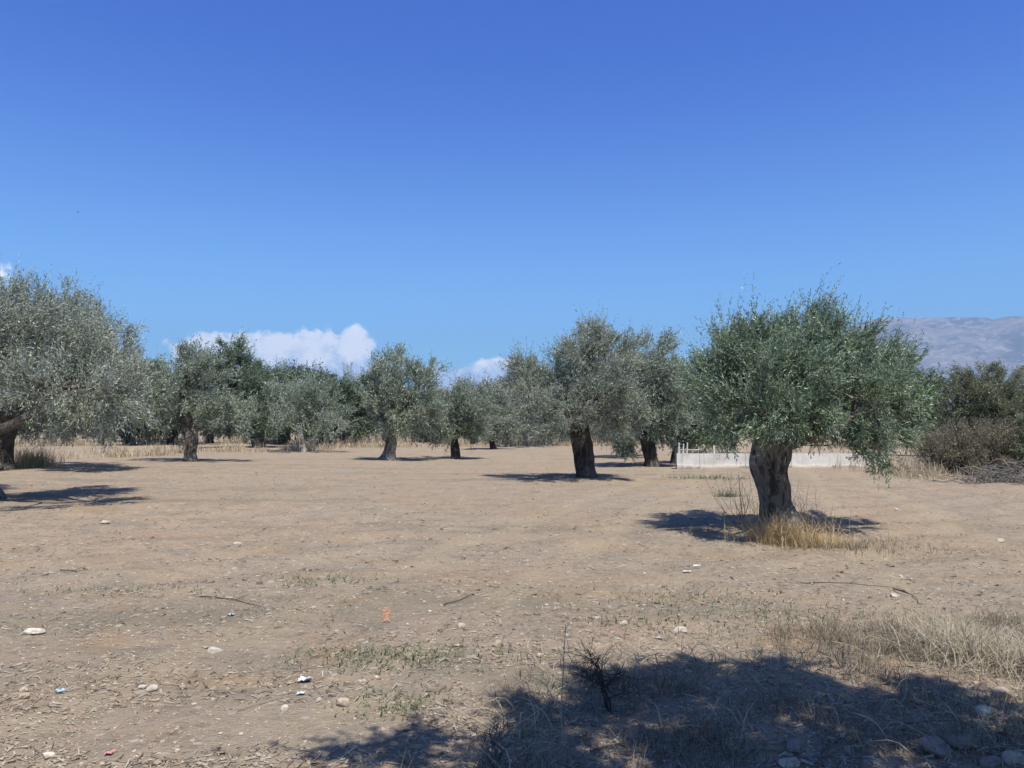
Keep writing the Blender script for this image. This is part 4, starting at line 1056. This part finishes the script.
scrap('pink red plastic scrap at the very front', 109, 755, 7, 4, (.58, .20, .20), 605)
scrap('upright white paper bit on the far soil before the stout olive', 697, 569, 6, 7, (.62, .60, .56), 606)
scrap('flat white paper bit left of the upright one', 687, 573, 7, 2.5, (.62, .60, .56), 607)
# sprayed orange mark: thin irregular paint sheet lying on the soil
a, b = gpt(386, 623), gpt(386, 608); og = np.array([a[0], a[1], g1(a[0], a[1])]); n1_, n2_ = 19, 70
u, v = np.meshgrid(np.linspace(-.5, .5, n1_), np.linspace(0, 1, n2_)); W = .062
xx = a[0] + u * W * (1 + .5 * vnoise(v * 7, u * 0, 8)) + (b[0] - a[0]) * v + .012 * vnoise(v * 4, u * 0 + 2, 9); yy = a[1] + (b[1] - a[1]) * v + .03 * vnoise(u * 6, v * 3, 6)
zz = gz(xx, yy) + .009
V = np.stack([xx, yy, zz], -1).reshape(-1, 3) - og; i = np.arange(n2_ - 1)[:, None] * n1_; j = np.arange(n1_ - 1)[None]
Q = np.stack([i + j, i + j + 1, i + n1_ + j + 1, i + n1_ + j], -1).reshape(-1, 4)
Q = Q[vnoise(V[Q[:, 0], 0] / .0055, V[Q[:, 0], 1] / .012, 12) > -.12]
tag(obj('paint_mark', mesh_np('paint_mark', V, Q, plain_mat('orange_spray_paint', (.44, .20, .115), (.34, .21, .13), 70, .9)), loc=og), 'faded orange spray paint mark on the bare soil', 'paint mark')

# bird high over the left trees: body, two wings, tail in one mesh
bp_ = at(78, 212, 120.0); mb = MB()
tube(mb, [np.array([-.14, 0, 0]), np.array([-.06, 0, .01]), np.array([.06, 0, .01]), np.array([.13, 0, .02]), np.array([.17, 0, .015])], [.012, .04, .045, .03, .006], 8, 14)
for s in (-1, 1):
    V0 = np.array([(.07, 0, .02), (.10, s * .12, .08), (.03, s * .32, .05), (-.03, s * .14, .06), (-.05, 0, .02)])
    mb.add(np.vstack([V0, V0 - np.array([0, 0, .008])]), None, [[0, 1, 3], [0, 3, 4], [1, 2, 3], [5, 8, 6], [5, 9, 8], [6, 8, 7]])
mb.add([(-.12, -.02, 0), (-.12, .02, 0), (-.24, .05, 0), (-.24, -.05, 0)], [[0, 1, 2, 3]])
o = obj('bird', mb.mesh('bird', plain_mat('dark_plumage', (.03, .03, .035), (.05, .045, .04), 30, .6)), loc=bp_)
tag(o, 'tiny dark bird flying alone in the open blue sky', 'bird')
